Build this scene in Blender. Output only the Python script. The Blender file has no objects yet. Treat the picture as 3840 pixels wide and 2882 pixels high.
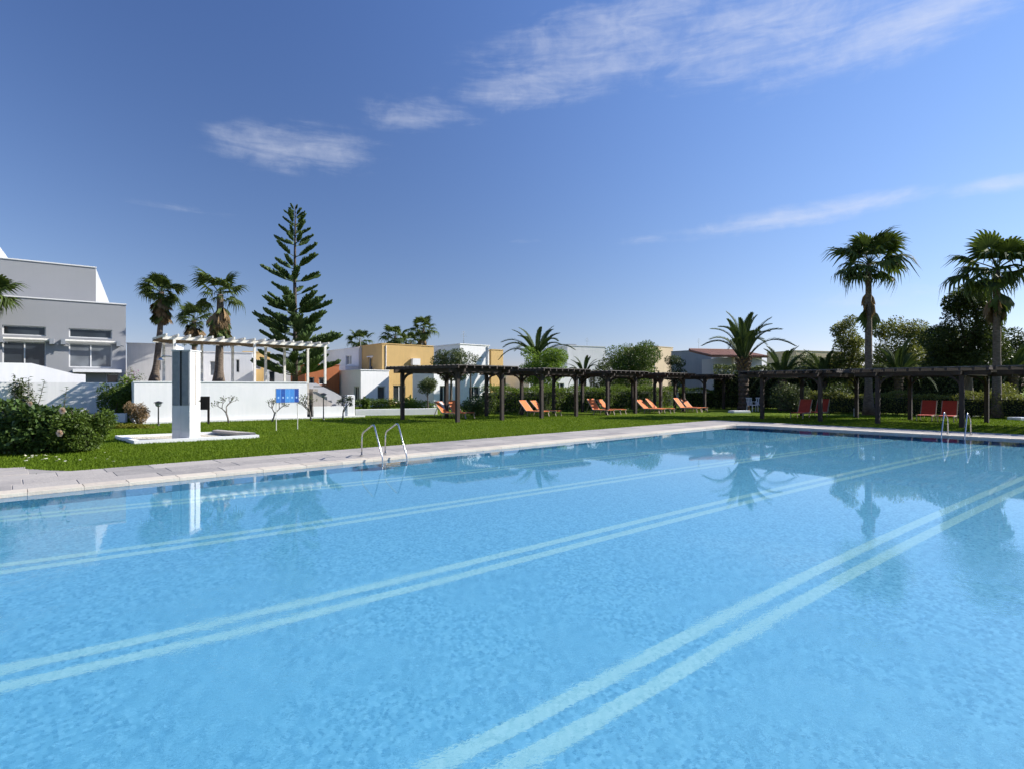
import bpy, math, random
import numpy as np
from mathutils import Vector, Matrix

# ------------------------------------------------------------------ camera, sky, sun, exposure
sc = bpy.context.scene
COL = sc.collection
EYE, FOC, HOR = 1.6, 2100.0, 1450.0          # eye height, focal length and horizon row on the 3840 px wide photograph
cam = bpy.data.cameras.new('camera'); cam_o = bpy.data.objects.new('camera', cam); COL.objects.link(cam_o)
sc.camera = cam_o
cam_o.location = (0, 0, EYE); cam_o.rotation_euler = (math.pi / 2, 0, 0)
cam.sensor_width = 36; cam.lens = 36 * FOC / 3840; cam.shift_y = (HOR - 1441) / 3840
cam.clip_start = 0.05; cam.clip_end = 6000

SUN_AZ, SUN_EL = math.radians(78), math.radians(34)
SUN_DIR = Vector((math.sin(SUN_AZ) * math.cos(SUN_EL), math.cos(SUN_AZ) * math.cos(SUN_EL), math.sin(SUN_EL)))
sun = bpy.data.lights.new('sun', 'SUN'); sun.energy = 5.0; sun.angle = math.radians(0.5); sun.color = (1, .955, .88)
sun_o = bpy.data.objects.new('sun', sun); COL.objects.link(sun_o)
sun_o.rotation_euler = SUN_DIR.to_track_quat('Z', 'Y').to_euler(); sun_o.location = (60, 30, 60)
sun.cycles.is_caustics_light = True           # sunlight reaches the pool floor through the refracting water

world = bpy.data.worlds.new('World'); sc.world = world; world.use_nodes = True

class NT:
    """small node-graph helper"""
    def __init__(s, tree): s.t = tree; s.n = tree.nodes; s.l = tree.links
    def new(s, typ, **kw):
        n = s.n.new(typ)
        for k, v in kw.items(): setattr(n, k, v)
        return n
    def put(s, sock, v):
        if isinstance(v, bpy.types.NodeSocket): s.l.new(v, sock)
        else: sock.default_value = v
    def math(s, op, a, b=None, c=None, clamp=False):
        n = s.new('ShaderNodeMath', operation=op, use_clamp=clamp)
        s.put(n.inputs[0], a)
        if b is not None: s.put(n.inputs[1], b)
        if c is not None: s.put(n.inputs[2], c)
        return n.outputs[0]
    def vmath(s, op, a, b=None):
        n = s.new('ShaderNodeVectorMath', operation=op); s.put(n.inputs[0], a)
        if b is not None: s.put(n.inputs[1], b)
        return n.outputs[0]
    def mix(s, fac, a, b, blend='MIX'):
        n = s.new('ShaderNodeMix', data_type='RGBA', blend_type=blend)
        s.put(n.inputs[0], fac); s.put(n.inputs[6], a); s.put(n.inputs[7], b); return n.outputs[2]
    def noise(s, vec, scale, detail=3, rough=.55, dist=0.0):
        n = s.new('ShaderNodeTexNoise'); s.put(n.inputs['Vector'], vec)
        n.inputs['Scale'].default_value = scale; n.inputs['Detail'].default_value = detail
        n.inputs['Roughness'].default_value = rough; n.inputs['Distortion'].default_value = dist
        return n.outputs[0]
    def ramp(s, fac, stops):
        n = s.new('ShaderNodeValToRGB'); s.put(n.inputs[0], fac); e = n.color_ramp.elements
        while len(e) < len(stops): e.new(.5)
        for i, (p, c) in enumerate(stops): e[i].position = p; e[i].color = (*c, 1)
        return n.outputs[0]
    def smooth(s, x, lo, hi):
        n = s.new('ShaderNodeMapRange', interpolation_type='SMOOTHSTEP'); s.put(n.inputs[0], x)
        n.inputs[1].default_value = lo; n.inputs[2].default_value = hi; return n.outputs[0]
    def mapping(s, vec, scale=(1, 1, 1), rot=(0, 0, 0), loc=(0, 0, 0)):
        n = s.new('ShaderNodeMapping'); s.put(n.inputs[0], vec)
        n.inputs[1].default_value = loc; n.inputs[2].default_value = rot; n.inputs[3].default_value = scale; return n.outputs[0]

def build_world():
    g = NT(world.node_tree); bg = g.n['Background']
    sky = g.new('ShaderNodeTexSky', sky_type='NISHITA', sun_disc=False)
    sky.sun_elevation = SUN_EL; sky.sun_rotation = SUN_AZ
    sky.altitude = 0; sky.air_density = 1.0; sky.dust_density = 0.0; sky.ozone_density = 4.0
    hs = g.new('ShaderNodeHueSaturation'); hs.inputs['Saturation'].default_value = 1.0; hs.inputs['Value'].default_value = 1.0
    g.l.new(sky.outputs[0], hs.inputs['Color'])
    sp = g.new('ShaderNodeSeparateColor'); g.l.new(hs.outputs[0], sp.inputs[0]); cb = g.new('ShaderNodeCombineColor')
    for i, (k, p) in enumerate(((1.08, .98), (1.25, .835), (2.32, .60))):      # deep polarised blue all over the dome
        g.l.new(g.math('MULTIPLY', g.math('POWER', sp.outputs[i], p), k), cb.inputs[i])
    base = cb.outputs[0]
    gd = g.new('ShaderNodeTexCoord').outputs['Generated']
    dt = g.new('ShaderNodeVectorMath', operation='DOT_PRODUCT'); g.l.new(gd, dt.inputs[0]); dt.inputs[1].default_value = SUN_DIR
    c2 = g.math('MULTIPLY', dt.outputs['Value'], dt.outputs['Value'])
    dop = g.math('DIVIDE', g.math('SUBTRACT', 1, c2), g.math('ADD', 1, c2))     # clear-sky polarisation, darkest a quarter turn from the sun
    base = g.mix(1.0, base, g.math('MULTIPLY_ADD', dop, -.47, 1.0), 'MULTIPLY')
    d = g.new('ShaderNodeTexCoord').outputs['Generated']
    sep = g.new('ShaderNodeSeparateXYZ'); g.l.new(d, sep.inputs[0])
    az = g.math('ARCTAN2', sep.outputs[0], sep.outputs[1])
    el = g.math('ARCSINE', sep.outputs[2])
    comb = g.new('ShaderNodeCombineXYZ'); g.l.new(az, comb.inputs[0]); g.l.new(el, comb.inputs[1])
    ae = comb.outputs[0]
    # wisps: stretched noise in sky angles, slightly tilted
    fine = g.noise(g.mapping(ae, (1.0, 2.6, 1), (0, 0, -.30)), 9, 8, .62, .6)
    streak = g.noise(g.mapping(ae, (.55, 4.5, 1), (0, 0, -.16)), 14, 6, .6, .4)
    ripple = g.noise(g.mapping(ae, (1.6, 1.0, 1), (0, 0, .5)), 34, 5, .6, .3)
    tex = g.math('ADD', g.math('MULTIPLY', fine, .55), g.math('ADD', g.math('MULTIPLY', streak, .35), g.math('MULTIPLY', ripple, .12)))
    total = None
    # (x, y) on the photograph -> sky angles; half extents in radians, tilt, strength
    for (px, py, hw, hh, tilt, amt) in [(1130, 560, .170, .046, .06, .82), (1575, 430, .13, .032, .05, .80), (1930, 345, .15, .036, .02, .82),
                                        (2250, 180, .28, .078, .16, .92), (2900, 80, .30, .080, .06, .92), (3500, 40, .28, .050, .14, 1.05),
                                        (2990, 812, .23, .022, .05, 1.0), (3740, 690, .075, .016, .0, 1.0), (2420, 900, .08, .010, .0, .45),
                                        (3350, 1105, .22, .024, .0, .45), (700, 785, .16, .010, .0, .30), (1960, 905, .05, .006, 0, .3)]:
        x, z = (px - 1920) / FOC, (HOR - py) / FOC
        a0, e0 = math.atan2(x, 1), math.atan2(z, math.hypot(1, x))
        m = g.mapping(g.vmath('SUBTRACT', ae, (a0, e0, 0)), (1, 1, 1), (0, 0, -tilt))
        m = g.vmath('MULTIPLY', m, (1 / hw, 1 / hh, 0))
        n = g.new('ShaderNodeVectorMath', operation='LENGTH'); g.l.new(m, n.inputs[0])
        k = g.math('MULTIPLY', g.smooth(n.outputs['Value'], 1.30, 0.15), amt)
        total = k if total is None else g.math('MAXIMUM', total, k)
    # beyond the frame the same thin cirrus goes on here and there
    out = g.smooth(g.noise(g.mapping(ae, (.8, 2.2, 1), (0, 0, -.2)), 2.2, 3), .60, .78)
    outside = g.math('MULTIPLY', out, g.smooth(g.math('ABSOLUTE', az), .80, 1.1))
    total = g.math('MAXIMUM', total, g.math('MULTIPLY', outside, .7))
    cover = g.smooth(g.math('ADD', tex, g.math('MULTIPLY', g.math('SUBTRACT', total, 1.0), .34)), .22, .80)
    cover = g.math('MULTIPLY', cover, g.smooth(total, 0.0, .35))
    cover = g.math('MULTIPLY', cover, .60)
    col = g.mix(cover, base, (5.0, 5.2, 5.8, 1))
    g.l.new(col, bg.inputs[0]); bg.inputs[1].default_value = .11
    world.cycles.sampling_method = 'MANUAL'; world.cycles.sample_map_resolution = 512
build_world()

vs = sc.view_settings
vs.view_transform = 'Standard'; vs.look = 'None'; vs.exposure = 0.6; vs.gamma = 1.0; vs.use_curve_mapping = False
cy = sc.cycles
cy.use_denoising = True; cy.caustics_refractive = True; cy.caustics_reflective = False
cy.max_bounces = 6; cy.diffuse_bounces = 2; cy.glossy_bounces = 2; cy.transmission_bounces = 4; cy.transparent_max_bounces = 4
cy.use_adaptive_sampling = True; cy.adaptive_threshold = .02; cy.use_light_tree = False
cy.sample_clamp_indirect = 6.0; cy.blur_glossy = .5

# ------------------------------------------------------------------ helpers
def X(px, Y): return (px - 1920) / FOC * Y                       # sideways position of a column at distance Y
def G(px, py):                                                   # point of the ground
    Y = EYE * FOC / (py - HOR); return Vector((X(px, Y), Y, 0))
def Z(py, Y): return EYE + (HOR - py) * Y / FOC                   # height of a row at distance Y

def tag(o, label=None, cat=None, group=None, kind=None):
    if label: o['label'] = label
    if cat: o['category'] = cat
    if group: o['group'] = group
    if kind: o['kind'] = kind
    return o
def empty(name, loc, rz=0.0):
    o = bpy.data.objects.new(name, None); COL.objects.link(o)
    o.location = loc; o.rotation_euler = (0, 0, rz); o.empty_display_size = .2; return o
def link(name, mesh, parent=None, loc=None, rot=None, scale=None):
    o = bpy.data.objects.new(name, mesh); COL.objects.link(o)
    if parent: o.parent = parent
    if loc is not None: o.location = loc
    if rot is not None: o.rotation_euler = rot
    if scale is not None: o.scale = scale if hasattr(scale, '__len__') else (scale,) * 3
    return o

class MB:
    """mesh builder: boxes, bars, tubes, sheets collected into one mesh"""
    def __init__(s): s.v = []; s.f = []
    def add(s, vs_, fs):
        o = len(s.v); s.v += [tuple(p) for p in vs_]; s.f += [tuple(i + o for i in f) for f in fs]; return s
    def box(s, x0, x1, y0, y1, z0, z1):
        return s.add([(x0, y0, z0), (x1, y0, z0), (x1, y1, z0), (x0, y1, z0), (x0, y0, z1), (x1, y0, z1), (x1, y1, z1), (x0, y1, z1)],
                     [(3, 2, 1, 0), (4, 5, 6, 7), (0, 1, 5, 4), (1, 2, 6, 5), (2, 3, 7, 6), (3, 0, 4, 7)])
    def bbox(s, x0, x1, y0, y1, z0, z1, c=.01):
        """box with chamfered top and vertical edges"""
        pts = lambda i, z: [(x0 + i + c, y0 + i, z), (x1 - i - c, y0 + i, z), (x1 - i, y0 + i + c, z), (x1 - i, y1 - i - c, z),
                            (x1 - i - c, y1 - i, z), (x0 + i + c, y1 - i, z), (x0 + i, y1 - i - c, z), (x0 + i, y0 + i + c, z)]
        V = pts(0, z0) + pts(0, z1 - c) + pts(c, z1)
        F = [tuple(reversed(range(8))), tuple(range(16, 24))]
        for r in (0, 8):
            for k in range(8): F.append((r + k, r + (k + 1) % 8, r + 8 + (k + 1) % 8, r + 8 + k))
        return s.add(V, F)
    def bar(s, a, b, w, h=None, up=(0, 0, 1)):
        a, b = Vector(a), Vector(b); d = (b - a).normalized(); h = h or w
        up = Vector(up)
        if abs(d.dot(up)) > .98: up = Vector((1, 0, 0))
        sx = d.cross(up).normalized() * w / 2; sy = sx.cross(d).normalized() * h / 2
        V = [a - sx - sy, a + sx - sy, a + sx + sy, a - sx + sy, b - sx - sy, b + sx - sy, b + sx + sy, b - sx + sy]
        return s.add(V, [(3, 2, 1, 0), (4, 5, 6, 7), (0, 1, 5, 4), (1, 2, 6, 5), (2, 3, 7, 6), (3, 0, 4, 7)])
    def tube(s, pts, rad, n=8, cap=True, squash=1.0):
        pts = [Vector(p) for p in pts]; m = len(pts)
        rad = rad if hasattr(rad, '__len__') else [rad] * m
        V = []; ref = None
        for i, p in enumerate(pts):
            d = (pts[min(i + 1, m - 1)] - pts[max(i - 1, 0)]).normalized()
            if ref is None: ref = Vector((0, 0, 1)) if abs(d.z) < .9 else Vector((1, 0, 0))
            a = d.cross(ref).normalized(); b = a.cross(d).normalized(); ref = b
            for k in range(n):
                t = 2 * math.pi * k / n
                V.append(p + a * math.cos(t) * rad[i] + b * math.sin(t) * rad[i] * squash)
        F = []
        for i in range(m - 1):
            for k in range(n): F.append((i * n + k, i * n + (k + 1) % n, (i + 1) * n + (k + 1) % n, (i + 1) * n + k))
        if cap: F += [tuple(reversed(range(n))), tuple(range((m - 1) * n, m * n))]
        return s.add(V, F)
    def prism(s, poly, z0, z1):
        n = len(poly); V = [(*p[:2], z0) for p in poly] + [(*p[:2], z1) for p in poly]
        F = [tuple(reversed(range(n))), tuple(range(n, 2 * n))] + [(k, (k + 1) % n, n + (k + 1) % n, n + k) for k in range(n)]
        return s.add(V, F)
    def mesh(s, name, mat, smooth=False):
        me = bpy.data.meshes.new(name); me.from_pydata(s.v, [], s.f); me.materials.append(mat)
        if smooth: me.shade_smooth()
        me.update(); return me
    def build(s, name, mat, parent=None, loc=None, rot=None, smooth=False):
        return link(name, s.mesh(name, mat, smooth), parent, loc, rot)

def np_mesh(name, V, F, mat, smooth=False):
    """V (n,3), F (m,k) -> mesh, quickly"""
    me = bpy.data.meshes.new(name); V = np.asarray(V, np.float32); F = np.asarray(F, np.int32); m, k = F.shape
    me.vertices.add(len(V)); me.vertices.foreach_set('co', V.ravel())
    me.loops.add(m * k); me.loops.foreach_set('vertex_index', F.ravel())
    me.polygons.add(m); me.polygons.foreach_set('loop_start', np.arange(0, m * k, k, dtype=np.int32))
    me.update(calc_edges=True); me.validate(); me.materials.append(mat)
    if smooth: me.shade_smooth()
    return me

# ------------------------------------------------------------------ materials
def material(name):
    m = bpy.data.materials.new(name); m.use_nodes = True; g = NT(m.node_tree); return m, g, g.n['Principled BSDF']
def srf(name, c1, c2=None, rough=.7, scale=3.0, bump=0.0, bscale=40.0, metal=0.0, spec=.5, stretch=(1, 1, 1), detail=4, coord='Object'):
    m, g, b = material(name); co = g.mapping(g.new('ShaderNodeTexCoord').outputs[coord], stretch)
    c2 = c2 or tuple(v * .86 for v in c1)
    n = g.noise(co, scale, detail, .6)
    g.l.new(g.ramp(n, [(.32, c2), (.68, c1)]), b.inputs['Base Color'])
    b.inputs['Roughness'].default_value = rough; b.inputs['Metallic'].default_value = metal; b.inputs['Specular IOR Level'].default_value = spec
    if bump:
        bn = g.new('ShaderNodeBump'); bn.inputs['Strength'].default_value = 1; bn.inputs['Distance'].default_value = bump
        g.l.new(g.noise(co, bscale, 4, .6), bn.inputs['Height']); g.l.new(bn.outputs[0], b.inputs['Normal'])
    return m
def wall_paint(name, c, dirt=.82, streak=.5):
    """plastered wall: fine relief, faint patches and rain streaks"""
    m, g, b = material(name); co = g.new('ShaderNodeTexCoord').outputs['Object']
    patch = g.noise(co, .8, 5, .6); st = g.noise(g.mapping(co, (2.2, 2.2, .18)), 3, 4, .6)
    k = g.math('ADD', g.math('MULTIPLY', patch, .5), g.math('MULTIPLY', st, streak))
    d = tuple(v * dirt * w for v, w in zip(c, (.98, 1.0, 1.0)))
    g.l.new(g.ramp(k, [(.30, d), (.58, c)]), b.inputs['Base Color']); b.inputs['Roughness'].default_value = .85
    b.inputs['Specular IOR Level'].default_value = .25
    bn = g.new('ShaderNodeBump'); bn.inputs['Distance'].default_value = .006
    g.l.new(g.noise(co, 30, 4, .65), bn.inputs['Height']); g.l.new(bn.outputs[0], b.inputs['Normal'])
    return m
def foliage(name, dark, light, trans=.25, rough=.5, third=None, bigscale=1.1):
    """leaf colour that differs from leaf to leaf, lets some light through"""
    m, g, b = material(name)
    isl = g.new('ShaderNodeNewGeometry').outputs['Random Per Island']
    oi = g.new('ShaderNodeObjectInfo').outputs['Random']
    big = g.noise(g.new('ShaderNodeTexCoord').outputs['Object'], bigscale, 3)
    k = g.math('ADD', g.math('MULTIPLY', isl, .55), g.math('ADD', g.math('MULTIPLY', big, .45), g.math('MULTIPLY', oi, .10)))
    stops = [(.15, dark), (.85, light)] + ([(.97, third)] if third else [])
    col = g.ramp(k, stops)
    g.l.new(col, b.inputs['Base Color']); b.inputs['Roughness'].default_value = rough; b.inputs['Specular IOR Level'].default_value = .22
    if trans:
        tr = g.new('ShaderNodeBsdfTranslucent')
        g.l.new(g.mix(.5, col, (light[0] * 1.5, light[1] * 1.5, light[2] * .8, 1)), tr.inputs[0])
        mx = g.new('ShaderNodeMixShader'); mx.inputs[0].default_value = trans
        g.l.new(b.outputs[0], mx.inputs[1]); g.l.new(tr.outputs[0], mx.inputs[2])
        g.l.new(mx.outputs[0], g.n['Material Output'].inputs[0])
    return m
def glass_pane(name, tint=(.02, .025, .03)):
    m, g, b = material(name)
    n = g.noise(g.new('ShaderNodeTexCoord').outputs['Object'], .9, 2)
    g.l.new(g.ramp(n, [(.3, tint), (.7, tuple(v * 2.2 for v in tint))]), b.inputs['Base Color'])
    b.inputs['Roughness'].default_value = .04; b.inputs['Specular IOR Level'].default_value = .6
    return m

M = {}
M['white'] = wall_paint('white plaster', (.86, .85, .84), .92)
M['white2'] = wall_paint('aged white plaster', (.76, .75, .74), .86)
M['hotel'] = wall_paint('light grey facade paint', (.335, .335, .35), .95, .3)
M['hedge_core'] = srf('shade-dark hedge inside', (.016, .026, .008), (.010, .016, .006), .9)  # shade inside the hedge put into a dark colour
M['grey'] = wall_paint('plaster greyed for shade', (.46, .46, .47), .90)  # white plaster with its shade put into the colour
M['grey2'] = wall_paint('cool grey plaster', (.30, .32, .35), .85)
M['yellow'] = wall_paint('ochre plaster', (.60, .40, .165), .88)
M['terracotta'] = wall_paint('terracotta plaster', (.40, .135, .055), .80)
M['beige'] = wall_paint('sand plaster', (.66, .52, .36), .85)
M['slate'] = srf('slate cladding', (.27, .29, .30), (.21, .23, .245), .5, 6, .003, 30)
M['tower_dark'] = srf('dark slot lining', (.05, .055, .055), None, .7)
M['pane'] = glass_pane('window glass')
M['pane2'] = glass_pane('window glass over curtain', (.10, .11, .12))
M['frame'] = srf('white window frame', (.74, .74, .73), None, .5)
M['wood'] = srf('dark stained timber', (.050, .033, .024), (.022, .015, .012), .75, 5, .004, 30, stretch=(1, 1, .4))
M['wood_top'] = srf('weathered timber slat', (.17, .155, .14), (.07, .06, .055), .8, 6, .004, 30)
M['reed'] = srf('reed mat', (.30, .22, .13), (.12, .085, .05), .85, 14, .006, 60)
M['whitewood'] = srf('white painted timber', (.76, .74, .68), (.62, .59, .52), .6, 8)
M['steel'] = srf('brushed stainless steel', (.62, .62, .60), (.5, .5, .49), .22, 20, metal=1.0)
M['darkmetal'] = srf('black painted metal', (.018, .018, .02), None, .45)
M['bronze'] = srf('brown painted metal', (.045, .025, .018), None, .6)
M['stone'] = None
M['roof_tile'] = srf('clay roof tile', (.30, .14, .09), (.20, .09, .06), .8, 7)
M['orange'] = srf('orange canvas', (.74, .21, .055), (.66, .17, .045), .8, 9, .002, 80)
M['red'] = srf('red canvas', (.47, .06, .03), (.39, .045, .022), .8, 9, .002, 80)
M['lframe'] = srf('pale tan lounger frame', (.40, .32, .25), (.33, .26, .20), .6, 9)
M['canvas_white'] = srf('white towel', (.75, .75, .74), None, .9, 9, .004, 60)
M['bark'] = srf('grey bark', (.16, .125, .095), (.07, .055, .042), .9, 7, .02, 18, stretch=(1, 1, .35))
M['palm_bark'] = srf('palm bark', (.20, .155, .115), (.085, .064, .048), .92, 5, .03, 9, stretch=(1, 1, 2.8))
M['date_bark'] = srf('date palm bark', (.15, .105, .07), (.05, .035, .025), .95, 7, .05, 7, stretch=(1, 1, 1.2))
M['pine_bark'] = srf('pine bark', (.10, .075, .06), (.05, .04, .032), .9, 6, .01, 20)
M['twig'] = srf('pale grey twig', (.20, .18, .155), (.12, .105, .09), .85, 9)
M['fan'] = foliage('fan palm leaf', (0.024, 0.041, 0.010), (0.091, 0.128, 0.027), .22, .65)
M['dead'] = foliage('dead palm leaf', (.10, .065, .032), (.28, .19, .10), .15, .8)
M['date'] = foliage('date palm leaf', (0.024, 0.044, 0.017), (0.085, 0.122, 0.039), .15, .75)
M['pine'] = foliage('island pine leaf', (0.024, 0.051, 0.017), (0.091, 0.140, 0.037), .10, .6)
M['hedge'] = foliage('hedge leaf', (0.029, 0.056, 0.010), (0.183, 0.262, 0.039), .28)
M['bright'] = foliage('bright green leaf', (.06, .11, .015), (.20, .30, .04), .35)
M['olive'] = foliage('grey green leaf', (0.043, 0.061, 0.027), (0.146, 0.177, 0.067), .25)
M['dark'] = foliage('dark evergreen leaf', (0.020, 0.034, 0.011), (0.079, 0.107, 0.029), .25)
M['yellowish'] = foliage('yellow green leaf', (0.055, 0.073, 0.017), (0.207, 0.220, 0.055), .3)
M['glossy'] = foliage('glossy shrub leaf', (0.020, 0.044, 0.012), (0.104, 0.165, 0.043), .2, .32)
M['mid'] = foliage('fresh shrub leaf', (.030, .055, .010), (.12, .18, .03), .28)
M['dry'] = foliage('dry flower head', (.16, .10, .055), (.36, .25, .14), .2, .8)
M['ground_cover'] = foliage('yellow ground cover leaf', (.09, .10, .015), (.26, .24, .03), .25)
M['petal'] = foliage('pale pink petal', (.62, .40, .32), (.80, .62, .52), .3, .6)
M['petal_fallen'] = foliage('fallen cream petal', (.60, .56, .36), (.78, .76, .60), .2, .7)
M['pinkflower'] = foliage('mauve blossom', (.35, .12, .30), (.60, .30, .50), .3, .7)

# ------------------------------------------------------------------ pool frame: a runs along the pool, b across it
TH = math.radians(42.0)
U = Vector((math.cos(TH), math.sin(TH), 0)); V_ = Vector((math.sin(TH), -math.cos(TH), 0))
def AB(a, b, z=0.0): return U * a + V_ * b + Vector((0, 0, z))
A0, A1, B0, B1 = -8.0, 22.9, -11.15, 1.35                  # inside faces of the pool walls
CA0, CA1, CB0, CB1 = A0 - 2.3, A1 + 2.3, B0 - 2.3, B1 + 2.3   # outer border of the paving
WATER, DEPTH, RC = -0.032, 1.05, 1.1
def pool_outline(off=0.0, n=8):
    """pool rim, far left corner rounded"""
    pts = [AB(A0 - off, B1 + off), AB(A1 + off, B1 + off)]
    r = RC + off
    ca, cb = A1 - RC, B0 + RC
    for k in range(n + 1):
        t = math.pi / 2 * k / n
        pts.append(AB(ca + r * math.cos(t), cb - r * math.sin(t)))
    pts.append(AB(A0 - off, B0 - off))
    return pts

# lawn: one sheet to the horizon round the paved basin
def make_lawn_mat():
    m, g, b = material('lawn')
    co = g.new('ShaderNodeTexCoord').outputs['Object']
    big = g.noise(co, .35, 4, .6); mid = g.noise(co, 2.6, 4, .6); fine = g.noise(g.mapping(co, (1, 1, 1)), 55, 3, .7)
    k = g.math('ADD', g.math('MULTIPLY', big, .52), g.math('ADD', g.math('MULTIPLY', mid, .34), g.math('MULTIPLY', fine, .26)))
    col = g.ramp(k, [(.36, (.048, .086, .004)), (.52, (.092, .148, .007)), (.68, (.150, .198, .015))])
    g.l.new(col, b.inputs['Base Color']); b.inputs['Roughness'].default_value = .9; b.inputs['Specular IOR Level'].default_value = .08
    bn = g.new('ShaderNodeBump'); bn.inputs['Distance'].default_value = .05; bn.inputs['Strength'].default_value = .9
    g.l.new(g.math('ADD', fine, g.math('MULTIPLY', mid, .6)), bn.inputs['Height']); g.l.new(bn.outputs[0], b.inputs['Normal'])
    return m
M['lawn'] = make_lawn_mat()
mb = MB(); R = 3000
q = [AB(-R, -R), AB(R, -R), AB(R, CB0), AB(-R, CB0)]; mb.add(q, [(0, 3, 2, 1)])
q = [AB(-R, CB1), AB(R, CB1), AB(R, R), AB(-R, R)]; mb.add(q, [(0, 3, 2, 1)])
q = [AB(CA1, CB0), AB(R, CB0), AB(R, CB1), AB(CA1, CB1)]; mb.add(q, [(0, 3, 2, 1)])
q = [AB(-R, CB0), AB(CA0, CB0), AB(CA0, CB1), AB(-R, CB1)]; mb.add(q, [(0, 3, 2, 1)])
tag(mb.build('ground', M['lawn']), kind='structure')

# paving: bed with stone slabs, pale rim stones along the water
def make_stone(name, c1, c2, c3):
    m, g, b = material(name)
    co = g.new('ShaderNodeTexCoord').outputs['Object']
    oi = g.new('ShaderNodeObjectInfo').outputs['Random']
    n = g.noise(co, 2.2, 6, .65); f = g.noise(co, 24, 4, .7)
    k = g.math('ADD', g.math('MULTIPLY', oi, .30), g.math('ADD', g.math('MULTIPLY', n, .5), g.math('MULTIPLY', f, .22)))
    g.l.new(g.ramp(k, [(.25, c3), (.50, c2), (.78, c1)]), b.inputs['Base Color'])
    b.inputs['Roughness'].default_value = .75; b.inputs['Specular IOR Level'].default_value = .3
    bn = g.new('ShaderNodeBump'); bn.inputs['Distance'].default_value = .010
    g.l.new(g.noise(co, 14, 5, .65), bn.inputs['Height']); g.l.new(bn.outputs[0], b.inputs['Normal'])
    return m
M['slab'] = make_stone('paving stone', (.47, .43, .38), (.39, .355, .32), (.25, .235, .22))
M['rim'] = make_stone('pale rim stone', (.66, .58, .47), (.60, .53, .43), (.47, .41, .34))
M['joint'] = srf('mortar joint', (.36, .33, .30), (.27, .25, .225), .9, 8)
bed = MB()
inner = pool_outline(.02); n_in = len(inner)
outer = [AB(CA0, CB1), AB(CA1, CB1), *[AB(CA1, CB0)] * (n_in - 3), AB(CA0, CB0)]
Vb = [(*p[:2], .010) for p in inner] + [(*p[:2], .010) for p in outer]
bed.add(Vb, [(k, n_in + k, n_in + (k + 1) % n_in, (k + 1) % n_in) for k in range(n_in)])
poly = [AB(CA0, CB0 + .0), AB(.9, CB0), AB(.55, CB0 - .45), AB(.15, CB0 - 1.25), AB(-.5, CB0 - 1.85), AB(-1.6, CB0 - 2.1), AB(CA0, CB0 - 2.2)]
bed.add([(*p[:2], .013) for p in poly], [tuple(range(len(poly)))])
paving = tag(bed.build('poolside_paving', M['joint']), kind='structure')
rng = random.Random(5)
def slab(a0, a1, b0, b1, mat, top, name):
    """one stone with slightly uneven corners"""
    j = lambda: rng.uniform(-.0015, .0015)
    dz = top + rng.uniform(-.002, .002); g_ = .0022
    P = [(a0 + g_ + j(), b0 + g_ + j()), (a1 - g_ + j(), b0 + g_ + j()), (a1 - g_ + j(), b1 - g_ + j()), (a0 + g_ + j(), b1 - g_ + j())]
    c = ((a0 + a1) / 2, (b0 + b1) / 2)
    V = []
    for z, k in ((-.03, 1), (dz - .008, 1), (dz, .985)):
        V += [AB(c[0] + (p[0] - c[0]) * k, c[1] + (p[1] - c[1]) * k, z) for p in P]
    m = MB().add(V, [(8, 11, 10, 9)] + [(r + k, r + 4 + k, r + 4 + (k + 1) % 4, r + (k + 1) % 4) for r in (0, 4) for k in range(4)])
    m.build(name, mat, paving)
def row(lo, hi, f, lmin, lmax):
    t = lo
    while t < hi - .05:
        l = rng.uniform(lmin, lmax)
        e = hi if t + l > hi - .3 else t + l
        f(t, e); t = e
b_rows = [B0 - .36, B0 - .98, B0 - 1.64, CB0]
for i in range(3):
    row(A0, CA1, lambda s, e: slab(s, e, b_rows[i + 1], b_rows[i], M['slab'], .018, 'paving_slab'), .7, 1.3)
row(A0, A1 - RC, lambda s, e: slab(s, e, B0 - .36, B0 + .03, M['rim'], .026, 'rim_stone'), .55, .85)
a_rows = [A1 + .36, A1 + .98, A1 + 1.64, CA1]
for i in range(3):
    row(B0 - .36, B1 + .3, lambda s, e: slab(a_rows[i], a_rows[i + 1], s, e, M['slab'], .018, 'paving_slab'), .7, 1.3)
row(B0 + RC, B1 + .3, lambda s, e: slab(A1 - .03, A1 + .36, s, e, M['rim'], .026, 'rim_stone'), .55, .85)
# rim stones round the curved corner
ca, cb = A1 - RC, B0 + RC
for k in range(3):
    P = []
    for s_ in range(4):
        t = math.pi / 2 * (k + .02 + .96 * s_ / 3) / 3
        P.append((t, RC - .03))
    arc_i = [AB(ca + (RC - .03) * math.cos(t), cb - (RC - .03) * math.sin(t)) for t, _ in P]
    arc_o = []
    for t, _ in P:
        m_ = max(math.cos(t), math.sin(t)); ro = min((RC + .355) / m_, RC + .62)
        arc_o.append(AB(ca + ro * math.cos(t), cb - ro * math.sin(t)))
    MB().prism(arc_i + arc_o[::-1], -.03, .026).build('rim_stone', M['rim'], paving)
for k in range(16):     # loose flags of the side path on the left
    a_ = -6.5 + (k % 6) * 1.15 + rng.uniform(-.1, .1); b_ = CB0 - .05 - .62 * (k // 6)
    if a_ + 1.0 < .75 - .55 * (k // 6):
        slab(a_, a_ + 1.08, b_ - .58, b_, M['slab'], .024, 'paving_slab')
# near and left edges behind the viewer
mb = MB().prism([AB(A0 - .02, B1 - .03), AB(CA1, B1 - .03), AB(CA1, B1 + 2.3), AB(A0 - .02, B1 + 2.3)], -.035, .014)
mb.prism([AB(CA0, CB0), AB(A0 + .01, CB0), AB(A0 + .01, CB1), AB(CA0, CB1)], -.036, .016)
mb.build('paving_slab', M['slab'], paving)

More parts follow.
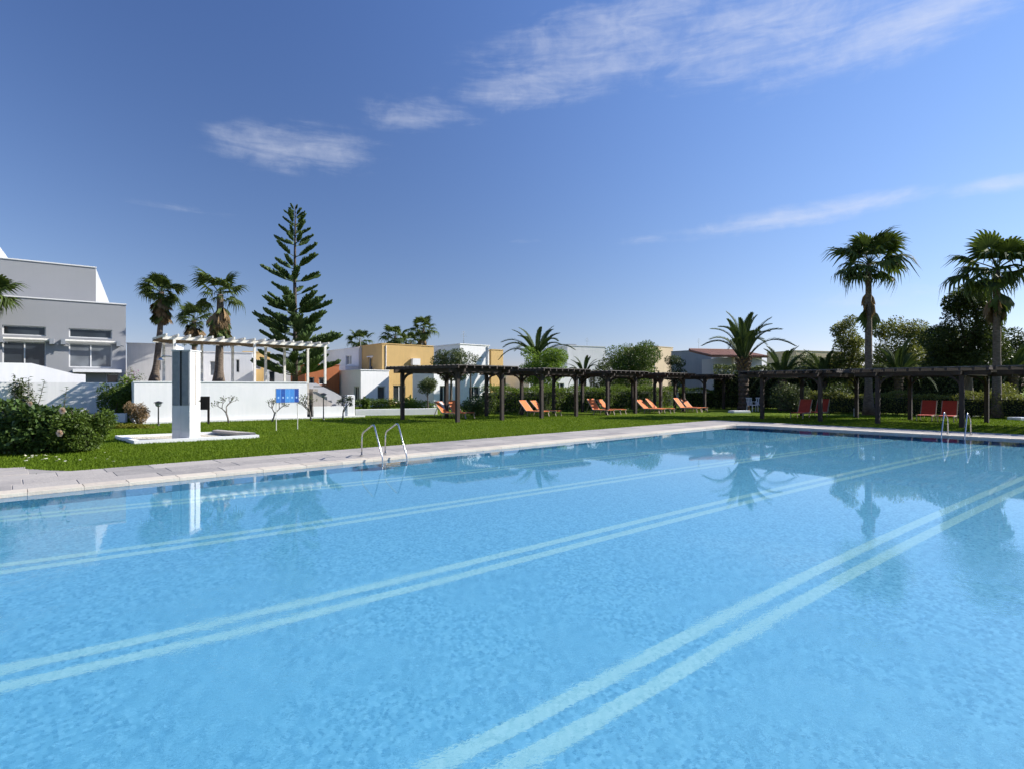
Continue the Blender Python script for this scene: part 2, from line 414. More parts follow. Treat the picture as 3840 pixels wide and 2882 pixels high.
# pool shell: mosaic floor and walls
def make_mosaic(name, c_lo, c_mid, c_hi, cell=.028):
    m, g, b = material(name)
    co = g.mapping(g.new('ShaderNodeTexCoord').outputs['Object'], (1, 1, 1), (0, 0, -TH))
    sc_ = g.vmath('SCALE', co); sc_.node.inputs['Scale'].default_value = 1 / cell
    fl = g.vmath('FLOOR', sc_); wn = g.new('ShaderNodeTexWhiteNoise'); g.l.new(fl, wn.inputs['Vector'])
    fr = g.vmath('FRACTION', sc_); sp = g.new('ShaderNodeSeparateXYZ'); g.l.new(fr, sp.inputs[0])
    d = g.math('MINIMUM', g.math('MINIMUM', sp.outputs[0], g.math('SUBTRACT', 1, sp.outputs[0])), g.math('MINIMUM', sp.outputs[1], g.math('SUBTRACT', 1, sp.outputs[1])))
    grout = g.smooth(d, .03, .10)
    big = g.noise(co, .5, 3)
    k = g.math('ADD', g.math('MULTIPLY', wn.outputs['Value'], .80), g.math('MULTIPLY', big, .20))
    col = g.ramp(k, [(.06, c_lo), (.45, c_mid), (.95, c_hi)])
    col = g.mix(grout, tuple(v * 1.05 for v in c_mid) + (1,), col)
    g.l.new(col, b.inputs['Base Color']); b.inputs['Roughness'].default_value = .5; b.inputs['Specular IOR Level'].default_value = .2
    return m
M['mosaic'] = make_mosaic('blue glass mosaic', (.055, .22, .385), (.088, .30, .48), (.135, .38, .57))
M['mosaic_line'] = make_mosaic('pale lane mosaic', (.15, .355, .455), (.19, .41, .505), (.24, .465, .555))
outl = pool_outline(0.0); no = len(outl)
fl = MB().add([(*p[:2], -DEPTH) for p in outl], [tuple(range(no))]).build('pool_floor', M['mosaic'])
tag(fl, kind='structure')
wl = MB()
for k in range(no):
    p, q = outl[k], outl[(k + 1) % no]
    wl.add([(*p[:2], -DEPTH), (*q[:2], -DEPTH), (*q[:2], -.026), (*p[:2], -.026)], [(0, 1, 2, 3)])
wl = tag(wl.build('pool_wall', M['mosaic']), kind='structure')
receivers = [fl, wl]
# pairs of lane lines; each pair follows the line measured on the floor through the refracting water
def floor_hit(px, py):
    d = Vector(((px - 1920) / FOC, 1, -(py - HOR) / FOC)); t = (EYE - WATER) / -d.z; p = d * t; d.normalize()
    h = Vector((d.x, d.y)) / 1.333; z = math.sqrt(1 - h.length_squared); k = (DEPTH + WATER) / z
    return p.x + h.x * k, p.y + h.y * k
LANES = [[(1772, 2880), (2325, 2575), (2560, 2449), (3104, 2156), (3500, 1962), (3746, 1846)],
         [(0, 2540), (665, 2397), (1280, 2246), (1859, 2106), (2560, 1925), (3115, 1796)],
         [(0, 2128), (694, 2037), (1280, 1960), (1801, 1862), (2560, 1762)],
         [(0, 1952), (463, 1897), (712, 1865), (1280, 1822)]]
for pts in LANES:
    q = [floor_hit(*p) for p in pts]
    ab = np.array([(x * U.x + y * U.y, x * V_.x + y * V_.y) for x, y in q])
    s_, i_ = np.polyfit(ab[:, 0], ab[:, 1], 1, w=1 / np.hypot(ab[:, 0], ab[:, 1]))
    aa, ae = A0 + .6, A1 - .6
    for o in (-.135, .135):
        mbl = MB()
        P = [AB(aa, s_ * aa + i_ + o - .070), AB(ae, s_ * ae + i_ + o - .070), AB(ae, s_ * ae + i_ + o + .070), AB(aa, s_ * aa + i_ + o + .070)]
        mbl.add([(*p[:2], -DEPTH + .004) for p in P], [(0, 1, 2, 3)])
        receivers.append(mbl.build('lane_line', M['mosaic_line'], fl))

def make_water():
    m, g, b = material('pool water')
    b.inputs['Base Color'].default_value = (.93, .985, 1, 1)
    b.inputs['Transmission Weight'].default_value = 1; b.inputs['Roughness'].default_value = 0; b.inputs['IOR'].default_value = 1.333
    co = g.new('ShaderNodeTexCoord').outputs['Object']
    patch = g.smooth(g.noise(co, .8, 3, .6), .42, .66)                     # puffs of wind
    sep = g.new('ShaderNodeSeparateXYZ'); g.l.new(co, sep.inputs[0])
    near = g.smooth(sep.outputs[1], 7.0, 2.0)                                # the breeze ruffles this end of the pool
    amp = g.math('ADD', g.math('MULTIPLY', near, g.math('MULTIPLY_ADD', patch, .30, .055)), g.math('MULTIPLY_ADD', patch, .008, .003))
    r1 = g.noise(g.mapping(co, (1.5, 1, 1), (0, 0, .6)), 11, 2, .5, .8)
    r2 = g.noise(g.mapping(co, (1, 1.3, 1), (0, 0, -.3)), 34, 2, .5, .6)
    r3 = g.noise(co, 1.6, 2, .5)
    h = g.math('ADD', g.math('MULTIPLY', r1, .42), g.math('ADD', g.math('MULTIPLY', r2, .42), g.math('MULTIPLY', r3, .35)))
    bn = g.new('ShaderNodeBump'); bn.inputs['Strength'].default_value = 1.0; bn.inputs['Distance'].default_value = .022
    g.l.new(g.math('MULTIPLY', h, amp), bn.inputs['Height']); g.l.new(bn.outputs[0], b.inputs['Normal'])
    return m
M['water'] = make_water()
wo = pool_outline(.012)
water = MB().add([(*p[:2], WATER) for p in wo], [tuple(range(len(wo)))]).build('pool_water', M['water'], smooth=True)
tag(water, kind='structure')
water.cycles.is_caustics_caster = True
for r in receivers: r.cycles.is_caustics_receiver = True

# short grass standing on the lawn in front
def grass():
    r = np.random.default_rng(3); n = 330000
    # denser near the viewer
    t = r.random(n) ** 1.5
    Yv = 9.5 + t * 22; px = r.uniform(-60, 3900, n); Xv = (px - 1920) / FOC * Yv
    b = Xv * V_.x + Yv * V_.y; a = Xv * U.x + Yv * U.y
    rag = r.random(n) ** 3 * .11
    keep = ~((a > CA0) & (a < CA1 - rag) & (b > CB0 + .01 + rag) & (b < CB1)) & ~((a < .95) & (b > CB0 - 2.15) & (b < CB0 + .1) & (a < .9 - (CB0 - b) * .7))
    Xv, Yv = Xv[keep], Yv[keep]; n = len(Xv)
    h = r.uniform(.022, .055, n); w = r.uniform(.004, .009, n) * (1 + Yv / 22); ang = r.uniform(0, math.pi, n); lean = r.normal(0, .018, (n, 2))
    V = np.zeros((n, 3, 3), np.float32)
    V[:, 0] = np.stack([Xv - np.cos(ang) * w, Yv - np.sin(ang) * w, np.full(n, -.003)], 1)
    V[:, 1] = np.stack([Xv + np.cos(ang) * w, Yv + np.sin(ang) * w, np.full(n, -.003)], 1)
    V[:, 2] = np.stack([Xv + lean[:, 0], Yv + lean[:, 1], h], 1)
    return np_mesh('grass', V.reshape(-1, 3), np.arange(3 * n).reshape(-1, 3), M['grass'])
M['grass'] = foliage('grass blade', (.050, .092, .004), (.145, .220, .012), .3, .85, third=(.20, .19, .035), bigscale=.45)
tag(link('grass', grass()), 'short mown green lawn grass beside the pool paving', 'grass', kind='stuff')

# ------------------------------------------------------------------ buildings
def holed_panel(mb, w0, w1, z0, z1, holes, t, axis, face):
    """wall leaf of thickness t with rectangular openings; axis 'x': leaf on plane y=face, 'y': leaf on plane x=face"""
    xs = sorted({w0, w1, *[h[0] for h in holes], *[h[1] for h in holes]}); zs = sorted({z0, z1, *[h[2] for h in holes], *[h[3] for h in holes]})
    for i in range(len(xs) - 1):
        j = 0
        while j < len(zs) - 1:
            cx, cz = (xs[i] + xs[i + 1]) / 2, (zs[j] + zs[j + 1]) / 2
            if any(h[0] < cx < h[1] and h[2] < cz < h[3] for h in holes): j += 1; continue
            k = j
            while k + 1 < len(zs) - 1 and not any(h[0] < cx < h[1] and h[2] < (zs[k + 1] + zs[k + 2]) / 2 < h[3] for h in holes): k += 1
            if axis == 'x': mb.box(xs[i], xs[i + 1], face, face + t, zs[j], zs[k + 1])
            else: mb.box(face, face + t, xs[i], xs[i + 1], zs[j], zs[k + 1])
            j = k + 1
def window(root, axis, face, h, t, mull=1, pane='pane', name='window', shade=False):
    x0, x1, z0, z1 = h; f = .06; d0, d1 = face + t * .45, face + t * .45 + .06
    m = MB()
    def b_(p0, p1, q0, q1, e=0.0):
        if axis == 'x': m.box(p0, p1, d0 + e, d1, q0, q1)
        else: m.box(d0 + e, d1, p0, p1, q0, q1)
    b_(x0, x0 + f, z0, z1); b_(x1 - f, x1, z0, z1); b_(x0 + f, x1 - f, z1 - f, z1); b_(x0 + f, x1 - f, z0, z0 + f)
    for k in range(1, mull + 1):
        c = x0 + (x1 - x0) * k / (mull + 1); b_(c - f / 2, c + f / 2, z0 + f, z1 - f, .004)
    wo_ = m.build(name, M['frame'], root)
    p = MB()
    if axis == 'x': p.box(x0 + .01, x1 - .01, d1 - .022, d1 - .012, z0 + .01, z1 - .01)
    else: p.box(d1 - .022, d1 - .012, x0 + .01, x1 - .01, z0 + .01, z1 - .01)
    p.build('pane', M[pane], wo_)
def block(root, x0, x1, y0, y1, z0, z1, mat, front=(), left=(), name='wall', parapet=True, edge=None):
    """rectangular volume; front openings on y=y0, left openings on x=x0; each opening (u0,u1,z0,z1[,mullions,pane,name])"""
    t = .22; m = MB()
    fx = t if left else 0; fy = t if front else 0
    m.box(x0 + fx, x1, y0 + fy, y1, z0, z1)
    if front: holed_panel(m, x0, x1, z0, z1, [h[:4] for h in front], t - .002, 'x', y0)
    if left: holed_panel(m, y0 + fy, y1, z0, z1, [h[:4] for h in left], t - .002, 'y', x0)
    o = m.build(name, M[mat], root)
    for h in front: window(root, 'x', y0, h[:4], t, *(h[4:] or (1,)))
    for h in left: window(root, 'y', x0, h[:4], t, *(h[4:] or (1,)))
    if parapet:
        c = MB().box(x0 - .05, x1 + .05, y0 - .05, y0 + .2, z1, z1 + .07).box(x0 - .05, x0 + .2, y0 + .2, y1, z1, z1 + .07)
        c.build('roof_edge', M[edge or mat], root)
    return o
def house(name, label, px, Y, deg, cat='house'):
    return tag(empty(name, (X(px, Y), Y, 0), math.radians(deg)), label, cat)

# the large pale building on the left
hL = math.radians(36); cR = Vector((X(472, 35), 35, 0)); ux = Vector((math.cos(hL), math.sin(hL), 0))
hotel = tag(empty('hotel_building', cR - ux * 14, hL), 'large pale grey two-tiered hotel building at the left edge', 'building')
def hx(px):       # facade position of a photo column
    k = (px - 1920) / FOC; o = cR - ux * 14
    return (k * o.y - o.x) / (ux.x - k * ux.y)
hz = lambda py, px: Z(py, (cR - ux * (14 - hx(px))).y)
w1 = (hx(258), hx(420)); w0 = (hx(8), hx(172)); wm = (hx(-230), hx(-60))
zt0, zt1 = hz(1268, 330), hz(1243, 330); zb0, zb1 = hz(1378, 330), hz(1290, 330)
fr = []
for (a, b), pn in ((wm, 'pane'), (w0, 'pane'), (w1, 'pane2')):
    fr += [(a, b, zb0, zb1, 1, pn), (a, b, zt0, zt1 + .15, 0, 'pane')]
lowz = (hz(1434, 400), hz(1402, 400))
fr += [(hx(398), hx(446), 1.35, lowz[1], 0, 'pane')]
block(hotel, 0, 14, 0, 9, 0, hz(1144, 472), 'hotel', front=fr, edge='white2')
block(hotel, -2, hx(372) - .2, 2.2, 9, hz(1144, 472) + .01, Z(1014, 36.6), 'hotel', name='upper_wall', edge='white2')
MB().box(hx(275), hx(455), -.75, -.004, hz(1397, 360), hz(1386, 360)).build('ledge', M['white'], hotel)
for a, b in ((hx(-240), hx(-6)), (hx(6), hx(196)), (hx(238), hx(444))):
    zc = hz(1283, 340)
    MB().tube([(a, -.28, zc), (b, -.28, zc)], .085, 10).build('awning_roller', M['whitewood'], hotel, smooth=False)
    for e in (a, b):
        MB().box(e - .10, e + .10, -.42, -.003, zc - .22, zc + .10).bar((e, -.2, zc - .12), (e + .28, -.36, zc - .22), .05).build('awning_bracket', M['grey2'], hotel)
MB().prism([(hx(338), 2.0), (hx(372) + .0, 2.0), (hx(372) + .35, 2.6), (hx(338), 2.6)], Z(1144, 35) + .01, Z(1150, 35) + .1).build('roof_step', M['white'], hotel)
MB().add([(hx(372) - .19, 2.2, Z(1144, 36.6)), (hx(372) + .55, 2.25, Z(1144, 36.6)), (hx(372) - .19, 2.2, Z(1014, 36.6) - .01),
          (hx(372) - .19, 4.6, Z(1144, 36.6)), (hx(372) + .55, 4.6, Z(1144, 36.6)), (hx(372) - .19, 4.6, Z(1014, 36.6) - .01)],
         [(0, 1, 2), (3, 5, 4), (0, 3, 4, 1), (1, 4, 5, 2), (0, 2, 5, 3)]).build('buttress', M['white'], hotel)
hq = cR - ux * 14
def hloc(px, py, Y, dx=0.0, dy=0.0):
    w = Vector((X(px, Y), Y, 0)) - hq; return (w.dot(ux) + dx, w.dot(Vector((-ux.y, ux.x, 0))) + dy, Z(py, Y))
g4 = [hloc(-150, 1010, 38), hloc(42, 1010, 41), hloc(42, 985, 41), hloc(0, 928, 41), hloc(-150, 760, 38)]
MB().add(g4 + [(x, y + 3, z) for x, y, z in g4], [(0, 1, 2, 3, 4), (9, 8, 7, 6, 5)] + [(k, k + 5, (k + 1) % 5 + 5, (k + 1) % 5) for k in range(5)]).build('roof_gable', M['white'], hotel)

# terrace stair wall in front of the hotel and the low wall under it
st = tag(empty('stair_wall', (X(321, 30), 30, 0), math.radians(39)), 'white sloping stair parapet in front of the grey hotel', 'wall')
zA, zB = Z(1404, 30), Z(1363, 29)
pr = [(-11, 0), (0, 0), (0, zA), (-.5, zA + .03), (-2.2, zB), (-11, zB)]
m = MB(); n = len(pr); m.add([(x, 0, z) for x, z in pr] + [(x, .35, z) for x, z in pr], [tuple(range(n)), tuple(reversed(range(n, 2 * n)))] + [(k, k + n, (k + 1) % n + n, (k + 1) % n) for k in range(n)])
m.build('parapet', M['white'], st)
lw = tag(empty('garden_wall', (X(505, 28.6), 28.6, 0), math.radians(37)), 'plain white garden wall behind the flowering shrub at left', 'wall')
MB().box(-15, -.2, .25, .6, 0, Z(1433, 27.0)).build('wall_face', M['white2'], lw)

# long white retaining wall with the terrace on top and stairs at its right end
wA, wB = G(503, 1589), G(1152, 1568)
wdir = (wB - wA); wlen = wdir.length; wang = math.atan2(wdir.y, wdir.x)
ret = tag(empty('retaining_wall', wA, wang), 'long white wall behind the shower tower holding up the terrace', 'wall')
TZ = 1.80
MB().box(0, wlen, 0, .32, 0, TZ).build('wall_face', M['white'], ret)
MB().box(-.03, wlen + .03, -.03, .36, TZ, TZ + .05).build('wall_coping', M['white'], ret)
MB().box(-.001, .32, .321, 9, 0, TZ + .02).build('return_wall', M['white'], ret)
MB().box(0, wlen + 3.0, -.16, -.002, 0, .09).build('plinth', M['white2'], ret)
terr = MB().box(.33, wlen + .2, .37, 30, .2, TZ - .04).build('terrace', M['slab'], loc=wA, rot=(0, 0, wang))
tag(terr, kind='structure')
sx0 = wlen + .36
stair = tag(empty('garden_stairs', wA, wang), 'stairs with sloping parapet greyed for shade at the right end of the long wall', 'stairs')
k1 = wlen + 2.35
pts = [(wlen + .34, 0), (k1, 0), (k1, 1.12), (wlen + .95, TZ), (wlen + .34, TZ)]
m = MB(); n = len(pts); m.add([(x, 1.7, z) for x, z in pts] + [(x, 1.95, z) for x, z in pts], [tuple(range(n)), tuple(reversed(range(n, 2 * n)))] + [(k, k + n, (k + 1) % n + n, (k + 1) % n) for k in range(n)])
m.build('sloping_parapet', M['grey'], stair)  # grey stands for the shade on this white wall
for k in range(7):
    MB().box(wlen + .4 + .24 * k, wlen + .4 + .24 * (k + 1), .33, 1.69, 0, 1.5 - .2 * k).build('step', M['slab'], stair)
MB().box(wlen + .34, k1 - .30, .02, .24, 0, .60).build('front_parapet', M['white'], stair)
MB().bbox(k1 - .29, k1 + .12, -.04, .34, 0, 1.18, .02).build('end_pillar', M['white'], stair)
MB().bar((wlen + .36, .14, 1.62), (wlen + .95, .14, 1.62), .04).bar((wlen + .95, .14, 1.62), (k1 - .2, .14, .95), .04).build('handrail', M['darkmetal'], stair)
# low kerb wall running on to the right
kA, kB = G(1332, 1558), G(1640, 1552)
kd = kB - kA
kw = tag(empty('low_kerb_wall', kA, math.atan2(kd.y, kd.x)), 'low white kerb wall between the stairs and the first pergola', 'wall')
MB().bbox(0, kd.length, 0, .22, 0, .36, .015).build('kerb', M['white'], kw)

# village houses: (left column, distance, turn)
def H1():
    r = house('white_house', 'small white cube house with a dark door left of the ochre house', 1353, 46, 40)
    block(r, 0, 2.55, 0, 4.6, 0, 2.95, 'white', front=[(1.5, 2.2, .25, 1.65, 0)], left=[(.35, 1.3, .1, 1.65, 1)])
    block(r, .4, 2.0, 4.7, 6, 0, 3.0, 'white')
    r = house('white_house', 'pale two-storey house with one window behind the white cube house', 1345, 53, 40)
    block(r, 0, 4, 0, 9.5, 0, 5.3, 'white2', left=[(1.6, 2.9, 3.75, 4.65, 1, 'pane2')])
    MB().box(-1.3, -.002, .1, 4.2, 2.6, 3.55).build('balcony', M['white'], r)
    r = house('ochre_house', 'ochre yellow two-storey house behind the first dark pergola', 1433, 50, 40)
    block(r, 0, 7.6, 0, 4.5, 0, 5.42, 'yellow', front=[(1.1, 2.35, .2, 1.75, 1)], left=[(1.9, 2.7, 3.1, 4.3, 0)])
    m = MB().box(-.13, -.003, 1.75, 2.85, 4.32, 4.42).box(-.13, -.003, 1.75, 2.85, 3.0, 3.08); m.build('window_sill', M['white'], r)
    r = house('white_house', 'white stepped house seen through the first dark pergola', 1627, 44, 40)
    block(r, 0, 5.5, 0, 3.3, 0, 2.85, 'white', front=[(.55, 1.35, .05, 1.7, 1), (3.4, 4.5, .6, 1.62, 1)])
    block(r, 2.5, 5.49, .01, 4, 2.93, 5.05, 'white', name='upper_wall')
    r = house('orange_house', 'narrow orange house wall peeping out behind the white stepped house', 1842, 58, 40)
    block(r, 0, 1.6, 0, 3, 0, Z(1312, 58), 'terracotta' if False else 'yellow')
    r = house('terracotta_house', 'low terracotta red house behind the island pine', 1143, 47, 40)
    block(r, 0, 3.0, 0, 3.5, 0, Z(1368, 47), 'terracotta', front=[(.3, .8, 1.8, 2.4, 0), (1.2, 1.7, 1.8, 2.4, 0)])
    r = house('white_house', 'light grey house between the hotel and the first fan palm', 476, 44, 22)
    block(r, 0, 3.3, 0, 4, 0, Z(1292, 45), 'white2', front=[(2.05, 2.3, 2.9, 4.3, 0)])
    r = house('white_house', 'white house with a slot window behind the white pergola', 735, 50, 24)
    block(r, 0, 4.6, 0, 4, 0, Z(1322, 51), 'white', front=[(1.1, 1.75, 2.6, 3.9, 0, 'pane2'), (3.2, 3.5, 2.9, 4.1, 0)])
    r = house('ochre_house', 'little yellow house with a bluish window behind the white pergola', 912, 54, 30)
    block(r, 0, 2.4, 0, 4, 0, Z(1322, 55), 'yellow', front=[(.8, 1.6, 3.3, 4.2, 0, 'pane2')])
    r = house('white_house', 'low white house behind the trunk of the island pine', 990, 50, 24)
    block(r, 0, 3.2, 0, 4, 0, Z(1366, 51), 'white', front=[(.4, .9, 1.9, 3.0, 0)])
    r = house('white_house', 'white house with parapet above the middle pergolas', 2128, 66, 26)
    block(r, 0, 5.4, 0, 6, 0, Z(1297, 66), 'white2', front=[(1.2, 2.0, 1.6, 3.2, 1), (3.2, 4.0, 1.6, 3.2, 1)])
    MB().box(1.0, 2.2, 1.5, 2.0, Z(1297, 66) + .01, Z(1297, 66) + .35).build('roof_box', M['slate'], r)
    r = house('white_house', 'shaded white house wall seen under the second pergola', 1985, 58, 30)
    block(r, 0, 5.5, 0, 5, 0, 3.2, 'white', front=[(1.0, 2.4, .8, 2.0, 1), (3.4, 4.4, .8, 2.0, 1)])
    r = house('sand_house', 'sand coloured house top lit by the sun above the hedge trees', 2447, 72, 40)
    block(r, 0, 4.5, 0, 4.6, 0, Z(1299, 72), 'beige', front=[(1.4, 1.75, 5.2, 6.2, 0)])
    r = house('grey_house', 'slate grey house with white balcony beside the date palm', 2668, 55, 40)
    block(r, 0, 4.0, 0, 4.6, 0, Z(1312, 55), 'grey2', front=[(1.1, 2.0, 2.9, 4.2, 0)])
    MB().box(.05, 4.0, -.12, -.003, Z(1338, 55), Z(1314, 55)).build('fascia', M['white'], r)
    MB().box(.1, 3.4, -.9, -.004, 2.3, 2.5).box(.1, 3.4, -.9, -.84, 2.5, 3.1).build('balcony', M['white'], r)
    r = house('tiled_house', 'house with walls greyed for shade and red tiled roof behind the date palm', 2752, 50, 14)
    block(r, 0, 2.9, 0, 5, 0, 4.25, 'grey', front=[(1.2, 1.9, .6, 2.0, 0)], parapet=False)  # white walls coloured grey for the shade of the trees
    MB().box(-.12, .16, -.12, .16, 0, 4.2).build('painted_sun_strip', M['beige'], r)  # beige strip stands in for sunlight on the house corner
    m = MB(); nn = 26
    for k in range(nn):        # corrugated slope of tiles
        x = -2.6 + 5.8 * k / nn; w_ = 5.8 / nn
        m.tube([(x + w_ / 2, -.5, 4.28), (x + w_ / 2, 3.0, 4.95)], w_ * .56, 6)
    rf = m.build('roof', M['roof_tile'], r)
    MB().tube([(-2.6, 3.0, 5.03), (3.2, 3.0, 5.03)], .14, 8).build('ridge', M['roof_tile'], rf)
    r = house('sand_house', 'far sand coloured house with flat roof behind the low palms', 2985, 74, 20)
    block(r, 0, 8.5, 0, 5, 0, Z(1316, 74), 'beige', front=[(.8, 1.6, 3.6, 4.8, 1), (3.2, 4.0, 3.6, 4.8, 1), (5.8, 6.6, 3.6, 4.8, 1)])
    r = house('white_house', 'white cabin wall seen under the left end of the right pergola', 2862, 44, 24)
    block(r, 0, 1.7, 0, 3, 0, 2.7, 'white2', front=[(.5, 1.05, .1, 2.0, 0, 'pane2')])
H1()
def fit_out():
    hs = {o['label']: o for o in bpy.data.objects if o.get('category') == 'house'}
    def aerial(lab, x, y, z):
        r = hs[lab]; m = MB().tube([(x, y, z), (x, y, z + 1.3)], .025, 5)
        for k in range(4): m.bar((x - .35 + .05 * k, y, z + .85 + .13 * k), (x + .35 - .05 * k, y, z + .85 + .13 * k), .02)
        m.build('aerial', M['steel'], r)
    aerial('white stepped house seen through the first dark pergola', 4.4, 2.2, 5.1)
    aerial('pale two-storey house with one window behind the white cube house', 1.6, 3.0, 5.3)
    aerial('slate grey house with white balcony beside the date palm', 1.0, 2.0, Z(1312, 55))
    aerial('white house with parapet above the middle pergolas', 4.4, 2.5, Z(1297, 66))
    for lab, x, z in (('ochre yellow two-storey house behind the first dark pergola', .35, 5.3), ('white stepped house seen through the first dark pergola', 5.3, 5.0), ('sand coloured house top lit by the sun above the hedge trees', .4, 6.6)):
        MB().tube([(x, -.05, 0), (x, -.05, z)], .045, 6).build('downpipe', M['white2'], hs[lab])
    MB().box(2.9, 3.7, -.38, -.004, 3.6, 4.2).build('air_conditioner', M['white2'], hs['ochre yellow two-storey house behind the first dark pergola'])
fit_out()

# ------------------------------------------------------------------ shower tower and its basin
tw = tag(empty('shower_tower', (X(712, 16.62), 16.62, 0)), 'tall white square shower tower standing in a low basin on the lawn', 'shower')
TH_ = 2.66; W_, D_ = .53, .55; s0, s1 = -.315, -.235
m = MB()
m.box(-W_, s0, 0, .10, 0, TH_).box(s1, 0, 0, .10, 0, TH_).box(s0, s1, .001, .10, 0, 1.05).box(-W_, 0, .101, D_, 0, TH_ - .002)
m.build('pillar', M['white2'], tw)
MB().box(-W_ + .02, s0 - .012, -.018, -.002, 1.06, TH_ - .02).box(s1 + .012, -.02, -.018, -.002, 1.06, TH_ - .02).build('front_cladding', M['slate'], tw)
MB().box(s0 + .002, s1 - .002, .02, .097, 1.052, TH_ - .003).build('slot', M['tower_dark'], tw)
zs_ = [.01, .36, .70, 1.05, 1.42, 1.80, 2.20, TH_ - .03]
for q0, q1 in zip(zs_, zs_[1:]):
    m = MB().box(.0005, .012, .02, .225, q0 + .003, q1 - .003).box(.0005, .012, .285, D_ - .02, q0 + .003, q1 - .003)
    if q1 < 1.1: m.box(.0005, .0118, .225, .285, q0 + .003, q1 - .003)
    m.build('side_tile', M['white'], tw)
for q0, q1 in zip(zs_[:3], zs_[1:4]):
    MB().box(-W_ + .004, -.27, -.008, -.0005, q0 + .003, q1 - .003).box(-.264, -.004, -.008, -.0005, q0 + .003, q1 - .003).build('front_tile', M['white2'], tw)
MB().box(.001, .006, .228, .282, 1.052, TH_ - .03).build('slot', M['reed'], tw)
MB().box(-W_ - .02, .03, -.03, D_ + .02, TH_, TH_ + .03).build('cap', M['white2'], tw)
a = MB().tube([(-W_ - .0, .25, 2.50), (-W_ - .42, .25, 2.52), (-W_ - .50, .25, 2.46)], .018, 8); a.build('shower_arm', M['steel'], tw, smooth=True)
MB().tube([(-W_ - .50, .25, 2.46), (-W_ - .50, .25, 2.40)], [.03, .085], 12).build('shower_head', M['steel'], tw)
MB().tube([(-W_ - .03, .25, 1.1), (-W_ - .03, .25, 2.5)], .014, 8).build('water_pipe', M['steel'], tw)
MB().tube([(.0, .42, 1.18), (.06, .42, 1.18)], .03, 8).build('tap', M['steel'], tw)
c0, c1, c2_, c3 = [G(*p) for p in ((431, 1643), (503, 1664), (972, 1640), (824, 1627))]
basin = tag(empty('shower_basin', (0, 0, 0)), 'low white square basin around the foot of the shower tower', 'basin')
cen = (c0 + c1 + c2_ + c3) / 4
ring = [c0, c1, c2_, c3]
m = MB(); inr = [cen + (p - cen) * .90 for p in ring]
Vv = [(*p[:2], 0) for p in ring] + [(*p[:2], .10) for p in ring] + [(*p[:2], .10) for p in inr] + [(*p[:2], .03) for p in inr]
Ff = []
for r_ in (0, 4, 8):
    for k in range(4): Ff.append((r_ + k, r_ + (k + 1) % 4, r_ + 4 + (k + 1) % 4, r_ + 4 + k))
m.add(Vv, Ff); m.build('rim', M['white'], basin)
MB().add([(*p[:2], .03) for p in inr], [(0, 1, 2, 3)]).build('basin_floor', M['rim'], basin)
e0 = (c3 * .8 + c2_ * .2); ee = c2_
MB().prism([c3 + (cen - c3) * .05, c2_ + (cen - c2_) * .05, c2_ + (cen - c2_) * .28, c3 + (cen - c3) * .22], .10, .17).build('step', M['slab'], basin)

# ------------------------------------------------------------------ white pergola with reed roof on the terrace
pF0, pF1 = Vector((X(640, 27.9), 27.9, 0)), Vector((X(1219, 33.2), 33.2, 0))
pd = pF1 - pF0; pl = pd.length; pang = math.atan2(pd.y, pd.x)
wp = tag(empty('white_pergola', (*pF0[:2], TZ - .04), pang), 'white timber pergola with reed roof on the terrace above the long wall', 'pergola')
PHT = Z(1292, 33.2) - TZ + .04
for t in (.02, .5, 1.0):
    MB().box(pl * t - .06, pl * t + .06, -.06, .06, 0, PHT - .16).build('post', M['whitewood'], wp)
for t in (.02, .25, .45, .68, .82, 1.0):
    MB().box(pl * t - .06, pl * t + .06, 2.54, 2.66, 0, PHT - .16).build('post', M['whitewood'], wp)
MB().box(-.35, pl + .12, -.055, .055, PHT - .158, PHT - .01).build('front_beam', M['whitewood'], wp)
MB().box(-.35, pl + .12, 2.545, 2.655, PHT - .158, PHT - .01).build('rear_beam', M['whitewood'], wp)
nr = 17
for k in range(nr):
    x = -.25 + (pl + .3) * k / (nr - 1)
    MB().box(x - .035, x + .035, -.42, 3.05, PHT - .008, PHT + .11).build('rafter', M['whitewood'], wp)
rg = random.Random(9); m = MB()
for k in range(150):
    y = .10 + 2.4 * k / 149; z0_ = PHT - .05 + rg.uniform(-.03, .02); sag = rg.uniform(.02, .10)
    x0_ = -.3 + rg.uniform(-.1, .1)
    xs_ = [x0_ + (pl + .3) * i / 12 for i in range(13)]
    m.tube([(x, y + rg.uniform(-.01, .01), z0_ - sag * abs(math.sin(math.pi * i / 2)) - rg.uniform(0, .05)) for i, x in enumerate(xs_)], .011, 3, False)
o = m.build('reed_mat', M['reed'], wp); o['kind'] = 'stuff'

